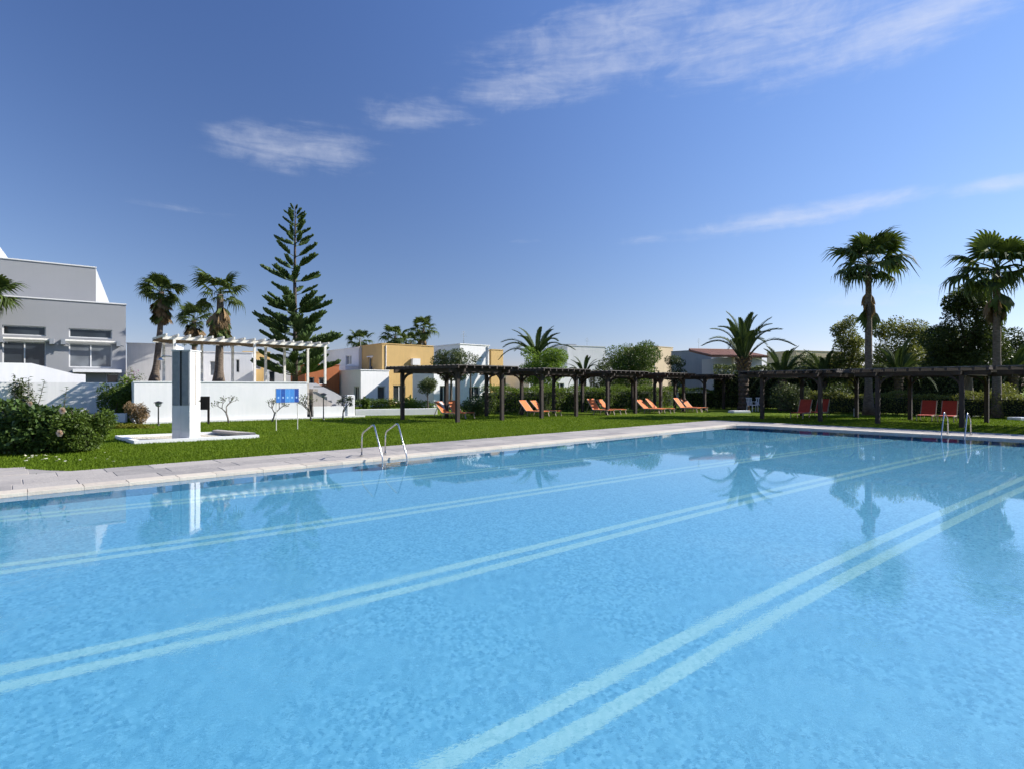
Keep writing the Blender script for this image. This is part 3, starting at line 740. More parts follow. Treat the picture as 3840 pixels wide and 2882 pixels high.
# ------------------------------------------------------------------ dark timber pergolas
def brace(mb, p, d, s=.55, w=.07):
    """curved knee brace from post p (point at beam underside) along direction d"""
    p = Vector(p); d = Vector(d).normalized(); q = []
    for k in range(6):
        t = math.pi / 2 * k / 5
        q.append(p + d * (s * (1 - math.cos(t))) + Vector((0, 0, -s * (1 - math.sin(t)))))
    mb.tube(q, w, 4, True)
def pergola(name, label, fl_, e, c, h, group, over=.45, oe=None):
    """fl_ = front left post foot, e = along vector, c = towards the back; roof height h"""
    r = tag(empty(name, fl_), label, 'pergola', group)
    e, c = Vector((*e, 0)), Vector((*c, 0)); en, cn = e.normalized(), c.normalized(); O = Vector((0, 0, 0))
    pw = .16; hb = h - .30; oe = oe or over
    for p in (O, e, c, e + c):
        MB().bar(p, p + Vector((0, 0, hb)), pw, pw, up=en).build('post', M['wood'], r)
    zb = hb + .085
    for p, q in ((O, e), (c, e + c)):
        MB().bar(p - en * oe + Vector((0, 0, zb)), q + en * oe + Vector((0, 0, zb)), .13, .168).build('beam', M['wood'], r)
    for p, q in ((O, c), (e, e + c)):
        MB().bar(p - cn * over + Vector((0, 0, zb)), q + cn * over + Vector((0, 0, zb)), .11, .150).build('beam', M['wood'], r)
    for p, d in ((O, e), (O, c), (e, -e), (e, c), (c, e), (c, -c), (e + c, -e), (e + c, -c)):
        m_ = MB(); brace(m_, Vector((p.x, p.y, hb)) + Vector(d).normalized() * .05, d, .52, .052); m_.build('brace', M['wood'], r)
    nr_ = max(5, int((e.length + 2 * oe) / .42))
    for k in range(nr_ + 1):
        t = -oe + (e.length + 2 * oe) * k / nr_; p = en * t + Vector((0, 0, hb + .230))
        MB().bar(p - cn * (over + .12), p + c + cn * (over + .12), .075, .118).build('rafter', M['wood'], r)
    ns = int((c.length + 2 * over) / .26)
    for k in range(ns + 1):
        t = -over + (c.length + 2 * over) * k / ns; p = cn * t + Vector((0, 0, hb + .310))
        MB().bar(p - en * (oe + .06), p + e + en * (oe + .06), .145, .036).build('slat', M['wood_top'], r)
    return r
F0 = Vector((-2.46, 25.3, 0)); STEP = Vector((3.97, 3.43, 0)); EV = (1.97, 1.70); CV = (-2.92, 2.20)
words = ['nearest dark pergola in the left row, beside the low kerb wall', 'second dark pergola of the left row, next to the nearest one',
         'middle dark pergola of the left row of five', 'fourth dark pergola of the left row, before the farthest', 'farthest dark pergola of the left row, before the date palm']
for k in range(5):
    f = F0 + STEP * k
    pergola('dark_pergola', words[k], f, EV, CV, 2.56 - .03 * k, 'dark timber pergolas on the lawn')
RD = Vector((.64, -.768, 0)); R0 = Vector((12.6, 28.2, 0)); CV2 = (3.6, 3.1)
words2 = ['left dark pergola beyond the far pool edge, nearest the date palm', 'middle dark pergola beyond the far pool edge by the tall fan palm', 'dark pergola cut off by the right edge of the picture']
for k, (s, l) in enumerate(((0, 2.75), (5.1, 2.9), (9.95, 2.9))):
    f = R0 + RD * s
    pergola('dark_pergola', words2[k], f, (RD.x * l, RD.y * l), CV2, 2.36, 'dark timber pergolas on the lawn', .5, .88)

# ------------------------------------------------------------------ sun loungers
def lounger(label, loc, ang, fabric, group, back=58, towel=False):
    r = tag(empty('sun_lounger', loc, ang), label, 'sun lounger', group)      # foot towards local +x
    L, W, hgt = 1.16, .58, .27; bl = .80; ba = math.radians(back)
    for y in (-W / 2, W / 2):
        MB().bar((0, y, hgt), (L, y, hgt), .045, .05).build('side_rail', M['lframe'], r)
    MB().box(.0, L, -W / 2 + .025, W / 2 - .025, hgt + .012, hgt + .034).build('seat', M[fabric], r)
    bx, bz = -math.cos(ba) * bl, math.sin(ba) * bl
    MB().bar((0, 0, hgt + .02), (bx, 0, hgt + bz), W - .03, .03, up=(0, 1, 0) if False else (-math.sin(ba), 0, math.cos(ba))).build('backrest', M[fabric], r)
    m_ = MB()
    for y in (-W / 2, W / 2): m_.bar((0, y, hgt), (bx, y, hgt + bz), .035, .045)
    m_.build('back_frame', M['lframe'], r)
    MB().bar((bx * .6, W * .4, hgt + bz * .6), (-.62, W * .4, .10), .03).bar((bx * .6, -W * .4, hgt + bz * .6), (-.62, -W * .4, .10), .03).build('prop', M['lframe'], r)
    for x_, y_ in ((.12, -W / 2), (.12, W / 2), (L - .1, -W / 2), (L - .1, W / 2)):
        MB().bar((x_, y_, hgt - .025), (x_ + (.08 if x_ > .5 else -.08), y_, 0), .035).build('leg', M['lframe'], r)
    if towel:
        t_ = MB().bar((-.2 * math.cos(ba), .1, hgt + .2 * math.sin(ba) + .05), (bx * .9, .1, hgt + bz * .9 + .05), .2, .02, up=(-math.sin(ba), 0, math.cos(ba)))
        tw_ = t_.build('towel', M['canvas_white'], None, loc=loc, rot=(0, 0, ang)); tag(tw_, 'white towel hanging on the orange lounger in the nearest pergola', 'towel')
ordw = ['nearest dark pergola', 'second dark pergola', 'middle dark pergola', 'fourth dark pergola', 'farthest dark pergola']
LPX = [[(1672, 1566), (1714, 1564)], [(1986, 1558), (2030, 1556)], [(2236, 1552), (2276, 1550)], [(2424, 1547), (2457, 1546)], [(2560, 1543), (2586, 1541)]]
for k in range(5):
    for j in range(2):
        p = G(*LPX[k][j])
        lounger('orange sun lounger, %s one under the %s of the left row' % ('left' if j == 0 else 'right', ordw[k]), p, math.radians(-44 + (7, -5, 3, 9, -7, 2, -4, 6, 0, -8)[2 * k + j]), 'orange', 'orange loungers under the left pergolas', (46, 50, 47, 44, 52, 46, 42, 48, 50, 45)[2 * k + j], towel=(k == 0 and j == 0))
for j, (px, py, w) in enumerate(((3014, 1565, 'left red sun lounger under the left pergola beyond the far pool edge'), (3080, 1562, 'right red sun lounger under the left pergola beyond the far pool edge'),
                                 (3480, 1575, 'left red sun lounger by the far pool ladder'), (3558, 1578, 'right red sun lounger by the far pool ladder'))):
    lounger(w, G(px, py), math.radians(226), 'red', 'red loungers under the right pergolas', 58)

# ------------------------------------------------------------------ pool ladders
def ladder(label, base, ang):
    """base on the rim; local +x points into the pool"""
    r = tag(empty('pool_ladder', base, ang), label, 'pool ladder', 'steel pool ladders')
    for y in (-.30, .30):
        p = [(-.55, y, .0), (-.54, y, .42), (-.52, y, .50), (-.46, y, .55), (-.30, y, .62), (-.04, y, .73), (.02, y, .735), (.06, y, .70), (.34, y, .16), (.40, y, .05), (.42, y, -.06), (.42, y, -.9)]
        MB().tube(p, .018, 8).build('handrail', M['steel'], r, smooth=True)
        MB().tube([(-.55, y, .0), (-.55, y, .03)], .042, 12).build('foot_flange', M['steel'], r)
    for z in (-.25, -.5, -.75):
        MB().box(.37, .47, -.29, .29, z - .012, z + .012).build('step', M['steel'], r)
lp = AB(0, 0)
pL = G(1465, 1712); aL = pL.dot(U)
ladder('stainless steel pool ladder at the long left edge of the pool', AB(aL - .20, B0 - .12, .026), math.atan2(V_.y, V_.x))
pR = G(3590, 1632); bR = pR.dot(V_)
ladder('stainless steel pool ladder at the far edge in front of the red loungers', AB(A1 + .12, bR, .026), math.atan2(-U.y, -U.x))

# ------------------------------------------------------------------ garden lamps, signs, chairs, slabs
def lamp(label, p, h):
    r = tag(empty('garden_lamp', p), label, 'garden lamp', 'black garden lamps by the long wall')
    MB().tube([(0, 0, 0), (0, 0, h - .24)], [.03, .025], 8).build('post', M['darkmetal'], r)
    MB().tube([(0, 0, 0), (0, 0, .05)], [.07, .05], 10).build('foot', M['darkmetal'], r)
    MB().tube([(0, 0, h - .24), (0, 0, h - .2), (0, 0, h - .08)], [.04, .10, .13], 8).build('lantern', M['slate'], r)
    MB().tube([(0, 0, h - .08), (0, 0, h - .05), (0, 0, h)], [.19, .15, .02], 8).build('cap', M['darkmetal'], r)
lamp('black garden lamp in front of the left end of the long wall', G(594, 1594), 1.02)
lamp('black garden lamp beside the stairs at the right end of the long wall', G(1213, 1572), 1.32)
p = G(782, 1588)
r = tag(empty('brown_sign', p, math.radians(12)), 'small dark brown wooden notice board on a post beside the shower tower', 'sign')
MB().box(-.04, .04, -.03, .03, 0, 1.0).build('post', M['bronze'], r)
MB().box(-.40, .06, -.045, -.031, .62, 1.20).build('board', M['bronze'], r)
for k in range(5): MB().box(-.39 + .09 * k, -.385 + .09 * k, -.052, -.046, .64, 1.18).build('board_batten', M['wood'], r)
# blue board
def make_board():
    m, g, b = material('blue printed board'); co = g.new('ShaderNodeTexCoord').outputs['Generated']
    sp = g.new('ShaderNodeSeparateXYZ'); g.l.new(co, sp.inputs[0])
    x5 = g.math('MULTIPLY', sp.outputs[0], 5); cell = g.math('FLOOR', x5); fx = g.math('SUBTRACT', x5, cell)
    wn = g.new('ShaderNodeTexWhiteNoise', noise_dimensions='1D'); g.l.new(cell, wn.inputs['W'])
    base = g.ramp(g.math('ADD', g.math('MULTIPLY', wn.outputs['Value'], .6), g.math('MULTIPLY', g.noise(g.mapping(co, (10, 1, 2.5)), 3, 2), .4)),
                  [(.2, (.015, .06, .30)), (.55, (.03, .17, .55)), (.9, (.10, .36, .75))])
    dx = g.math('SUBTRACT', fx, .5); dz = g.math('MULTIPLY', g.math('SUBTRACT', sp.outputs[2], .36), 2.4)
    d = g.math('SQRT', g.math('ADD', g.math('MULTIPLY', dx, dx), g.math('MULTIPLY', dz, dz)))
    col = g.mix(g.math('MULTIPLY', g.smooth(d, .24, .12), .75), base, (.45, .68, .90, 1))
    edge = g.smooth(g.math('ABSOLUTE', dx), .44, .49)
    col = g.mix(edge, col, (.20, .38, .72, 1))
    g.l.new(col, b.inputs['Base Color']); b.inputs['Roughness'].default_value = .35
    return m
M['board'] = make_board()
pA, pB = G(1037, 1614), G(1117, 1610); dd = pB - pA
r = tag(empty('blue_board', pA, math.atan2(dd.y, dd.x)), 'blue printed board on two thin white legs standing on the lawn', 'sign')
bz0, bz1 = Z(1508, pA.y), Z(1457, pA.y); bw = dd.length
MB().box(-.02, bw + .02, -.03, -.012, bz0, bz1).build('board', M['board'], r)
MB().box(-.035, bw + .035, -.010, .012, bz0 - .015, bz1 + .015).build('board_back', M['steel'], r)
for x in (0, bw): MB().tube([(x, .03, 0), (x, .03, bz1 - .05)], .016, 8).build('leg', M['whitewood'], r)
# white planter by the wall
p = G(452, 1582)
r = tag(empty('planter_box', p, math.radians(24)), 'white square planter box beside the dry flower bush', 'planter')
MB().bbox(-.22, .22, -.2, .2, 0, .42, .015).build('box', M['white'], r)
MB().box(-.18, .18, -.16, .16, .421, .44).build('soil', M['wood'], r)
# white chairs by the hedge end
def chair(label, p, ang):
    r = tag(empty('garden_chair', p, ang), label, 'chair', 'white plastic chairs by the hedge')
    MB().bbox(-.24, .24, -.24, .24, .40, .44, .012).build('seat', M['canvas_white'], r)
    for k in range(4): MB().bar((-.18 + .12 * k, .24, .44), (-.18 + .12 * k, .33, .86), .06, .02).build('back_slat', M['canvas_white'], r)
    MB().bar((-.24, .33, .87), (.24, .33, .87), .035, .06).build('top_rail', M['canvas_white'], r)
    for x in (-.22, .22):
        for y in (-.22, .24): MB().bar((x, y, .40), (x * 1.1, y * 1.1, 0), .04).build('leg', M['canvas_white'], r)
        MB().bar((x * 1.1, -.2, .62), (x * 1.1, .3, .64), .05, .025).build('armrest', M['canvas_white'], r)
        MB().bar((x * 1.05, -.2, .42), (x * 1.1, -.2, .62), .035).build('arm_post', M['canvas_white'], r)
chair('white garden chair nearest the hedge end left of the right pergola', G(2822, 1541), math.radians(20))
chair('white garden chair close behind the first post of the right pergola', G(2848, 1540), math.radians(-25))
for (px, py, w, lab) in ((2772, 1546, .60, 'low white stone slab on the grass in front of the hedge end'), (3636, 1560, .42, 'low white stone slab under the middle right pergola'), (3830, 1573, .5, 'low white stone slab at the right picture edge')):
    p = G(px, py); r = tag(empty('white_slab', p, math.radians(15)), lab, 'stone slab', 'white slabs on the grass')
    MB().bbox(-w, w, -.3, .3, 0, .14, .02).build('top', M['white'], r)
p = G(3206, 1560)
r = tag(empty('marker_post', p), 'short white marker post on the lawn left of the tall fan palm', 'post')
MB().tube([(0, 0, 0), (0, 0, .40)], .06, 10).build('shaft', M['white'], r); MB().tube([(0, 0, .40), (0, 0, .46)], [.075, .03], 10).build('cap', M['white2'], r)

# ------------------------------------------------------------------ plants
def leaf_cloud(seed, n, blobs, size, mat, name='foliage', flat=.5, shell=.55, aspect=.5):
    """n folded leaves spread through ellipsoids (x,y,z,rx,ry,rz[,weight]); more of them near the surface"""
    r = np.random.default_rng(seed); B = np.array([tuple(b) + (1.0,) * (7 - len(b)) for b in blobs], float)
    vol = B[:, 3] * B[:, 4] * B[:, 5] * B[:, 6]; vol = vol ** .8
    i = r.choice(len(B), n, p=vol / vol.sum())
    d = r.normal(size=(n, 3)); d /= np.linalg.norm(d, axis=1)[:, None]
    rad = np.where(r.random(n) < shell, r.uniform(.78, 1.04, n), r.random(n) ** .45)
    P = B[i, :3] + d * rad[:, None] * B[i, 3:6]
    s = size * r.uniform(.6, 1.35, n)
    ax = d * .7 + r.normal(size=(n, 3)) * .7; ax[:, 2] -= .15; ax /= np.linalg.norm(ax, axis=1)[:, None]
    nr_ = r.normal(size=(n, 3)) * flat + d * .6 + np.array([0, 0, .5]); sd = np.cross(ax, nr_); sd /= np.linalg.norm(sd, axis=1)[:, None] + 1e-9
    up = np.cross(sd, ax)
    s_ = s[:, None]; w = s_ * aspect
    V = np.zeros((n, 4, 3), np.float32)
    V[:, 0] = P; V[:, 1] = P + ax * s_ * .5 + sd * w * .5 + up * s_ * .08; V[:, 2] = P + ax * s_ + up * s_ * -.05; V[:, 3] = P + ax * s_ * .5 - sd * w * .5 + up * s_ * .08
    return np_mesh(name, V.reshape(-1, 3), np.arange(4 * n).reshape(-1, 4), M[mat])
def lobes(seed, r, h0, h1, n=9, small=.5):
    """uneven crown: a few lobes round the axis between heights h0, h1"""
    g_ = random.Random(seed); out = [(0, 0, (h0 + h1) / 2, r * .62, r * .62, (h1 - h0) * .42)]
    for k in range(n):
        a = 2.4 * k + g_.uniform(-.4, .4); t = g_.uniform(.12, .95); rr = r * (1 - .55 * abs(t - .42)) * g_.uniform(.45, .85)
        s = r * small * g_.uniform(.55, 1.0)
        out.append((math.cos(a) * rr, math.sin(a) * rr, h0 + (h1 - h0) * t, s, s, s * .8))
    return out
def tree(name, label, px, Y, top, base_z, r, mat, seed, n=6000, size=.16, trunk=.12, lob=10, cat='tree', group=None, small=.5, lean=0.0, shell=.5):
    root = tag(empty(name, (X(px, Y), Y, 0)), label, cat, group)
    g_ = random.Random(seed); m = MB(); hc = base_z + (top - base_z) * .35
    tp = [(lean * t * hc, .05 * math.sin(t * 5), t * hc) for t in (0, .25, .5, .75, 1)]
    m.tube(tp, [trunk * 1.35, trunk, trunk * .85, trunk * .7, trunk * .5], 8)
    L_ = lobes(seed, r, base_z, top, lob, small)
    L_ = [(b[0] + lean * hc, *b[1:]) for b in L_]
    for b in L_[1:8]:
        s_ = Vector((lean * hc * .8, 0, hc * g_.uniform(.65, .95))); e_ = Vector(b[:3])
        m.tube([s_, s_.lerp(e_, .5) + Vector((0, 0, -.08)), e_], [trunk * .42, trunk * .28, trunk * .08], 5)
    m.build('trunk', M['bark'], root, smooth=True)
    link('crown', leaf_cloud(seed, n, L_, size, mat, 'crown', shell=shell), root)
    return root
def bush(name, label, px, Y, r, h, mat, seed, n=2500, size=.10, cat='shrub', group=None, ry=None, stems=True, lob=8):
    root = tag(empty(name, (X(px, Y), Y, 0)), label, cat, group)
    ry = ry or r; g_ = random.Random(seed)
    B = [(0, 0, h * .45, r * .7, ry * .7, h * .45)]
    for k in range(lob):
        a = g_.uniform(0, 6.28); q = g_.uniform(.3, .75); s = g_.uniform(.3, .5)
        B.append((math.cos(a) * r * q, math.sin(a) * ry * q, h * g_.uniform(.25, .78), r * s, ry * s, h * s * .55))
    link('foliage', leaf_cloud(seed, n, B, size, mat), root)
    if stems:
        m = MB()
        for b in B[1:6]: m.tube([(0, 0, 0), Vector(b[:3]) * .6, b[:3]], [.03, .02, .008], 5)
        m.build('stem', M['bark'], root)
    return root
def hedge(name, label, p, q, thick, h, mat, seed, dens=480, size=.085):
    p, q = Vector((*p, 0)), Vector((*q, 0)); d = q - p; L = d.length
    root = tag(empty(name, p, math.atan2(d.y, d.x)), label, 'hedge')
    r = np.random.default_rng(seed); n = int(L * (h * 2 + thick) * dens)
    x = r.uniform(0, L, n); side = r.random(n); t = r.uniform(0, 1, n)
    bump = .10 * np.sin(x * 1.7) + .07 * np.sin(x * 4.1 + 1)
    jit = r.normal(0, .05, n)
    per = h * 2 + thick; a = side * per
    y = np.where(a < h, 0 - jit - bump * .6, np.where(a < 2 * h, thick + jit, r.uniform(0, thick, n)))
    z = np.where(a < h, a, np.where(a < 2 * h, a - h, h + jit + bump))
    y = y + np.where(r.random(n) < .35, (thick / 2 - y) * r.random(n), 0)
    P = np.stack([x, y, np.maximum(z, .03)], 1)
    s = (size * r.uniform(.6, 1.4, n))[:, None]; ax = r.normal(size=(n, 3)); ax[:, 2] += .3; ax /= np.linalg.norm(ax, axis=1)[:, None]
    sd = np.cross(ax, r.normal(size=(n, 3))); sd /= np.linalg.norm(sd, axis=1)[:, None]
    V = np.zeros((n, 4, 3)); V[:, 0] = P; V[:, 1] = P + ax * s * .5 + sd * s * .28; V[:, 2] = P + ax * s; V[:, 3] = P + ax * s * .5 - sd * s * .28
    link('foliage', np_mesh('foliage', V.reshape(-1, 3), np.arange(4 * n).reshape(-1, 4), M[mat]), root)
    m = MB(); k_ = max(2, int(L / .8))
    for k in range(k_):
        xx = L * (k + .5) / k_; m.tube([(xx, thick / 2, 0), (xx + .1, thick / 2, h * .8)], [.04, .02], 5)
        m.box(xx - L / k_ / 2 + .02, xx + L / k_ / 2 - .02, thick * .22, thick * .78, .10, h * .84)  # solid filler box that blocks the view through, coloured dark like shade
    m.build('stems_and_dark_core', M['hedge_core'], root)
    return root

# --- fan palms
def fan_mesh(seed, stalk, fan, droop, mat, spread=2.1, nseg=17, fold=.25):
    g_ = random.Random(seed); m = MB()
    sp = [Vector((stalk * t, 0, -.10 * stalk * t * t)) for t in (0, .35, .7, 1)]
    m.tube(sp, [.032, .026, .02, .014], 4, True, .6); hub = sp[-1]
    for k in range(nseg):
        a = (k / (nseg - 1) - .5) * 2 * spread; L = fan * (1 - .20 * abs(a) / spread) * g_.uniform(.9, 1.08)
        d = Vector((math.cos(a), math.sin(a), 0)); s = Vector((-math.sin(a), math.cos(a), 0)); wd = fan * .085
        z1 = fold * abs(math.sin(a)) * L * .3
        tipdrop = droop * L * g_.uniform(.5, 1.2)
        p0 = hub; p1 = hub + d * L * .5 + Vector((0, 0, z1 * .6)); p2 = hub + d * L * .8 + Vector((0, 0, z1 * .6 - tipdrop * .35)); p3 = hub + d * L * .93 + Vector((0, 0, z1 * .3 - tipdrop))
        V = [p0 + s * .006, p0 - s * .006, p1 - s * wd + Vector((0, 0, .01)), p1 + s * wd, p2 - s * wd * .45, p2 + s * wd * .45, p3]
        m.add(V, [(0, 1, 2, 3), (3, 2, 4, 5), (5, 4, 6)])
    return m.mesh('frond', M[mat])
FAN = [fan_mesh(k, 1.0, 1.0, .40 + .30 * k, 'fan', 1.75, 17) for k in range(3)]
DEAD = [fan_mesh(20 + k, .55, 1.15, .12, ('dead', 'dead', 'fan')[k], .42 + .16 * k, 13, .5) for k in range(3)]
def fan_palm(label, px, Y, top, size, seed, trunk_r=.2, skirt=14, fronds=34, lean=0.0, base_z=0.0, dead_drop=1.2, dead_min=.15, low=-.75, group='fan palms', flare=1.6, hang=(58, 82)):
    """top = height of the crown centre"""
    root = tag(empty('fan_palm', (X(px, Y), Y, base_z)), label, 'palm tree', group); g_ = random.Random(seed)
    h = top - base_z; m = MB(); pts = []; rad = []
    for k in range(15):
        t = k / 14; pts.append((lean * math.sin(t * math.pi / 2) - lean, 0, h * t)); rad.append(trunk_r * (1 + (flare - 1) * max(0, 1 - t * 6)) * (1 - .28 * t) * g_.uniform(.96, 1.04))
    m.tube(pts, rad, 12); m.build('trunk', M['palm_bark'], root, smooth=True)
    for k in range(fronds):
        t = k / (fronds - 1); el = math.radians(80) * (1 - t ** .85) + low * t ** .85 + g_.uniform(-.20, .20); az = k * 2.39996 + g_.uniform(-.35, .35)
        link('frond', FAN[min(2, int(t * 3))], root, (0, 0, h + .10 - .25 * t), (g_.uniform(-.45, .45), -el, az), size * (.72 + .36 * math.sin(math.pi * min(1, t * 1.1))) * g_.choice((.62, .8, .95, 1.0, 1.12)))
    for k in range(skirt):
        az = k * 2.39996 + g_.uniform(-.4, .4); el = -math.radians(g_.uniform(*hang))
        link('dead_frond', DEAD[k % 3], root, (0, 0, h - dead_min - g_.random() * (dead_drop - dead_min)), (g_.uniform(-.3, .3), -el, az), size * g_.uniform(.8, 1.15))
    return root
fan_palm('leafy fan palm with full brown skirt nearest the hotel', 606, 39.5, Z(1095, 39.5), .76, 1, .22, 56, 42, lean=.55, base_z=TZ - .05, dead_drop=1.35, dead_min=.1, low=-.55, flare=1.9, hang=(42, 84))
fan_palm('short fan palm between the two larger palms on the terrace', 728, 44, Z(1200, 44), .86, 2, .2, 30, 26, base_z=TZ - .05, dead_drop=.9, dead_min=.0, low=-.5, hang=(40, 82))
fan_palm('thick-trunked fan palm with long hanging skirt left of the island pine', 826, 39.5, Z(1105, 39.5), 1.18, 3, .29, 56, 18, lean=.12, base_z=TZ - .05, dead_drop=1.9, dead_min=.3, low=-.25, hang=(62, 86))
fan_palm('tall slender fan palm standing alone beyond the right pergolas', 3257, 32, Z(992, 32), 1.20, 4, .205, 4, 34, dead_drop=1.7, dead_min=.9, low=-.42, flare=1.7, hang=(78, 87))
fan_palm('tall fan palm at the right picture edge rising out of the dark tree', 3738, 29, Z(1010, 29), 1.18, 5, .20, 7, 34, dead_drop=1.1, dead_min=.3, low=-.6, flare=1.5, hang=(60, 86))
fan_palm('fan palm at the left picture edge in front of the hotel', -44, 30, Z(1122, 30), .85, 6, .20, 6, 20, dead_drop=.6, low=-.2)
fan_palm('small fan palm top behind the pale two-storey house', 1350, 70, Z(1278, 70), .95, 7, .2, 6, 26, dead_drop=.5)
fan_palm('small fan palm top above the left part of the ochre house', 1482, 66, Z(1262, 66), .95, 8, .22, 8, 28, dead_drop=.6)
fan_palm('fan palm with bare neck above the ochre house', 1588, 64, Z(1232, 64), 1.0, 9, .2, 4, 30, dead_drop=.8)
fan_palm('low fan palm crown between the two palms above the ochre house', 1540, 70, Z(1282, 70), .9, 10, .2, 6, 26, dead_drop=.5)

# --- feather palms
def feather_mesh(seed, L, curve, mat, nl=34, leaf=.42):
    g_ = random.Random(seed); m = MB(); R_ = []
    for k in range(13):
        t = k / 12; R_.append(Vector((L * (t - .16 * curve * t * t * t), 0, L * (.12 * t * (1 - t) - curve * .34 * t ** 3.6))))
    m.tube(R_, [.035 * (1 - .8 * k / 12) + .006 for k in range(13)], 4, True)
    for k in range(nl):
        t = .10 + .90 * k / (nl - 1); f = t * 12; i = min(11, int(f)); p = R_[i].lerp(R_[i + 1], f - i); d = (R_[i + 1] - R_[i]).normalized()
        ll = leaf * (math.sin(math.pi * min(1, t * .86 + .10)) ** .6) * g_.uniform(.85, 1.1)
        up = Vector((-d.z, 0, d.x))
        for s in (-1, 1):
            q = (d * .75 + Vector((0, s, 0)) * .62 + up * .32).normalized(); w = Vector((0, 0, 1)).cross(q).normalized() * .020
            tip = p + q * ll + Vector((0, 0, -.10 * ll))
            m.add([p - w, p + w, p + q * ll * .55 + w * 1.2, p + q * ll * .55 - w * 1.2, tip], [(0, 1, 2, 3), (3, 2, 4)])
    return m.mesh('frond', M[mat])
FEA = [feather_mesh(k, 2.6, c, 'date', 44, .36) for k, c in enumerate((.45, .95, 1.35))]
def feather_palm(label, px, Y, top, size, seed, trunk_r, fronds=34, el_hi=86, el_lo=8, bark='date_bark', boss=True, name='date_palm', mats=None):
    root = tag(empty(name, (X(px, Y), Y, 0)), label, 'palm tree', 'feather palms'); g_ = random.Random(seed); m = MB(); pts = []; rad = []
    for k in range(24):
        t = k / 23; pts.append((0, 0, top * t)); rad.append(trunk_r * (1 + .25 * max(0, 1 - t * 5) + (.35 * max(0, t - .82) / .18)) * (1.07 if k % 2 else .93))
    m.tube(pts, rad, 12); m.build('trunk', M[bark], root)
    for k in range(fronds):
        t = k / (fronds - 1); el = math.radians(el_hi + (el_lo - el_hi) * t ** .8) + g_.uniform(-.08, .08); az = k * 2.39996 + g_.uniform(-.2, .2)
        link('frond', FEA[min(2, int(t * 2.6))], root, (math.cos(az) * trunk_r * .5, math.sin(az) * trunk_r * .5, top + .1 - .2 * t), (g_.uniform(-.3, .3), -el, az), size * g_.uniform(.88, 1.08))
    if boss:
        mm = MB(); 
        for k in range(46):
            a = k * 2.39996; z = top - .9 + .9 * k / 46; rr = trunk_r * (1.05 + .3 * k / 46)
            mm.bar((math.cos(a) * rr * .8, math.sin(a) * rr * .8, z), (math.cos(a) * rr * 1.35, math.sin(a) * rr * 1.35, z + .22), .12, .05)
        mm.build('leaf_bases', M['dead'], root)
    return root
feather_palm('date palm with upright feathery fronds behind the end of the hedge', 2788, 39, Z(1345, 39), 1.34, 1, .34, 21, 86, 46)
feather_palm('arching feather palm behind the bright green bush', 2012, 47, Z(1335, 47), 1.25, 2, .25, 20, 66, 18, boss=False)
feather_palm('low feather palm between the tiled house and the right pergola', 2935, 38, 2.1, .95, 3, .25, 26, 78, 8, boss=False)
feather_palm('low feather palm left of the yellow green tree', 3090, 39, 2.0, .95, 4, .25, 28, 80, 5, boss=False)
feather_palm('feather palm with spreading fronds behind the tall slender fan palm', 3370, 37, 2.3, .95, 5, .25, 28, 80, 5, boss=False)
feather_palm('dark feather palm between the middle pergolas and the far white house', 2190, 50, 2.6, .75, 6, .22, 26, 80, 0, boss=False)
feather_palm('feather palm at the far right behind the clipped hedge', 3800, 36, 2.4, 1.0, 7, .25, 26, 80, 5, boss=False)

# --- island pine with its tiers of upswept branches
def pine_branch(seed):
    g_ = random.Random(seed); m = MB(); stem = []
    for k in range(9):
        t = k / 8; stem.append(Vector((t, .03 * math.sin(t * 4 + seed), -.03 * math.sin(t * math.pi * .8) + .12 * t * t)))
    m.tube(stem, [.016 * (1 - .7 * k / 8) for k in range(9)], 5)
    def spindle(p, d, L, r_):
        d = d.normalized(); e = p + d * L + Vector((0, 0, L * .10)); c = p.lerp(e, .5) + Vector((0, 0, -.01))
        m.tube([p, c, e], [r_ * .8, r_ * 1.25, r_ * .5], 4, True)
    for k in range(26):
        t = .30 + .70 * k / 25; f = t * 8; i = min(7, int(f)); p = stem[i].lerp(stem[i + 1], f - i)
        L = .30 * (1 - .45 * t) * min(1, t * 2.2) * g_.uniform(.75, 1.15)
        for s in (-1, 1):
            spindle(p, Vector((.85, s * g_.uniform(.45, .8), g_.uniform(.15, .65))), L, .030)
        if k % 2: spindle(p, Vector((.8, g_.uniform(-.2, .2), .6)), L * .75, .028)
    spindle(stem[-1] - Vector((.03, 0, 0)), Vector((1, 0, .3)), .12, .02)
    return m.mesh('branch', M['pine'])
PB = [pine_branch(k) for k in range(4)]
pine = tag(empty('island_pine', (X(1106, 38), 38, TZ - .05)), 'tall tiered island pine tree behind the white pergola', 'tree')
ph = Z(778, 38) - TZ + .05
MB().tube([(0, 0, 0), (.03, 0, ph * .3), (-.02, 0, ph * .6), (.02, 0, ph * .9), (.02, 0, ph + .1)], [.19, .145, .10, .05, .02], 10).build('trunk', M['pine_bark'], pine, smooth=True)
g_ = random.Random(4)
tiers = [(788, 27), (806, 42), (836, 54), (868, 58), (905, 66), (948, 84), (992, 100), (1040, 108), (1085, 104), (1138, 112), (1165, 116), (1212, 128), (1238, 132), (1278, 146), (1304, 150), (1352, 140), (1388, 150)]
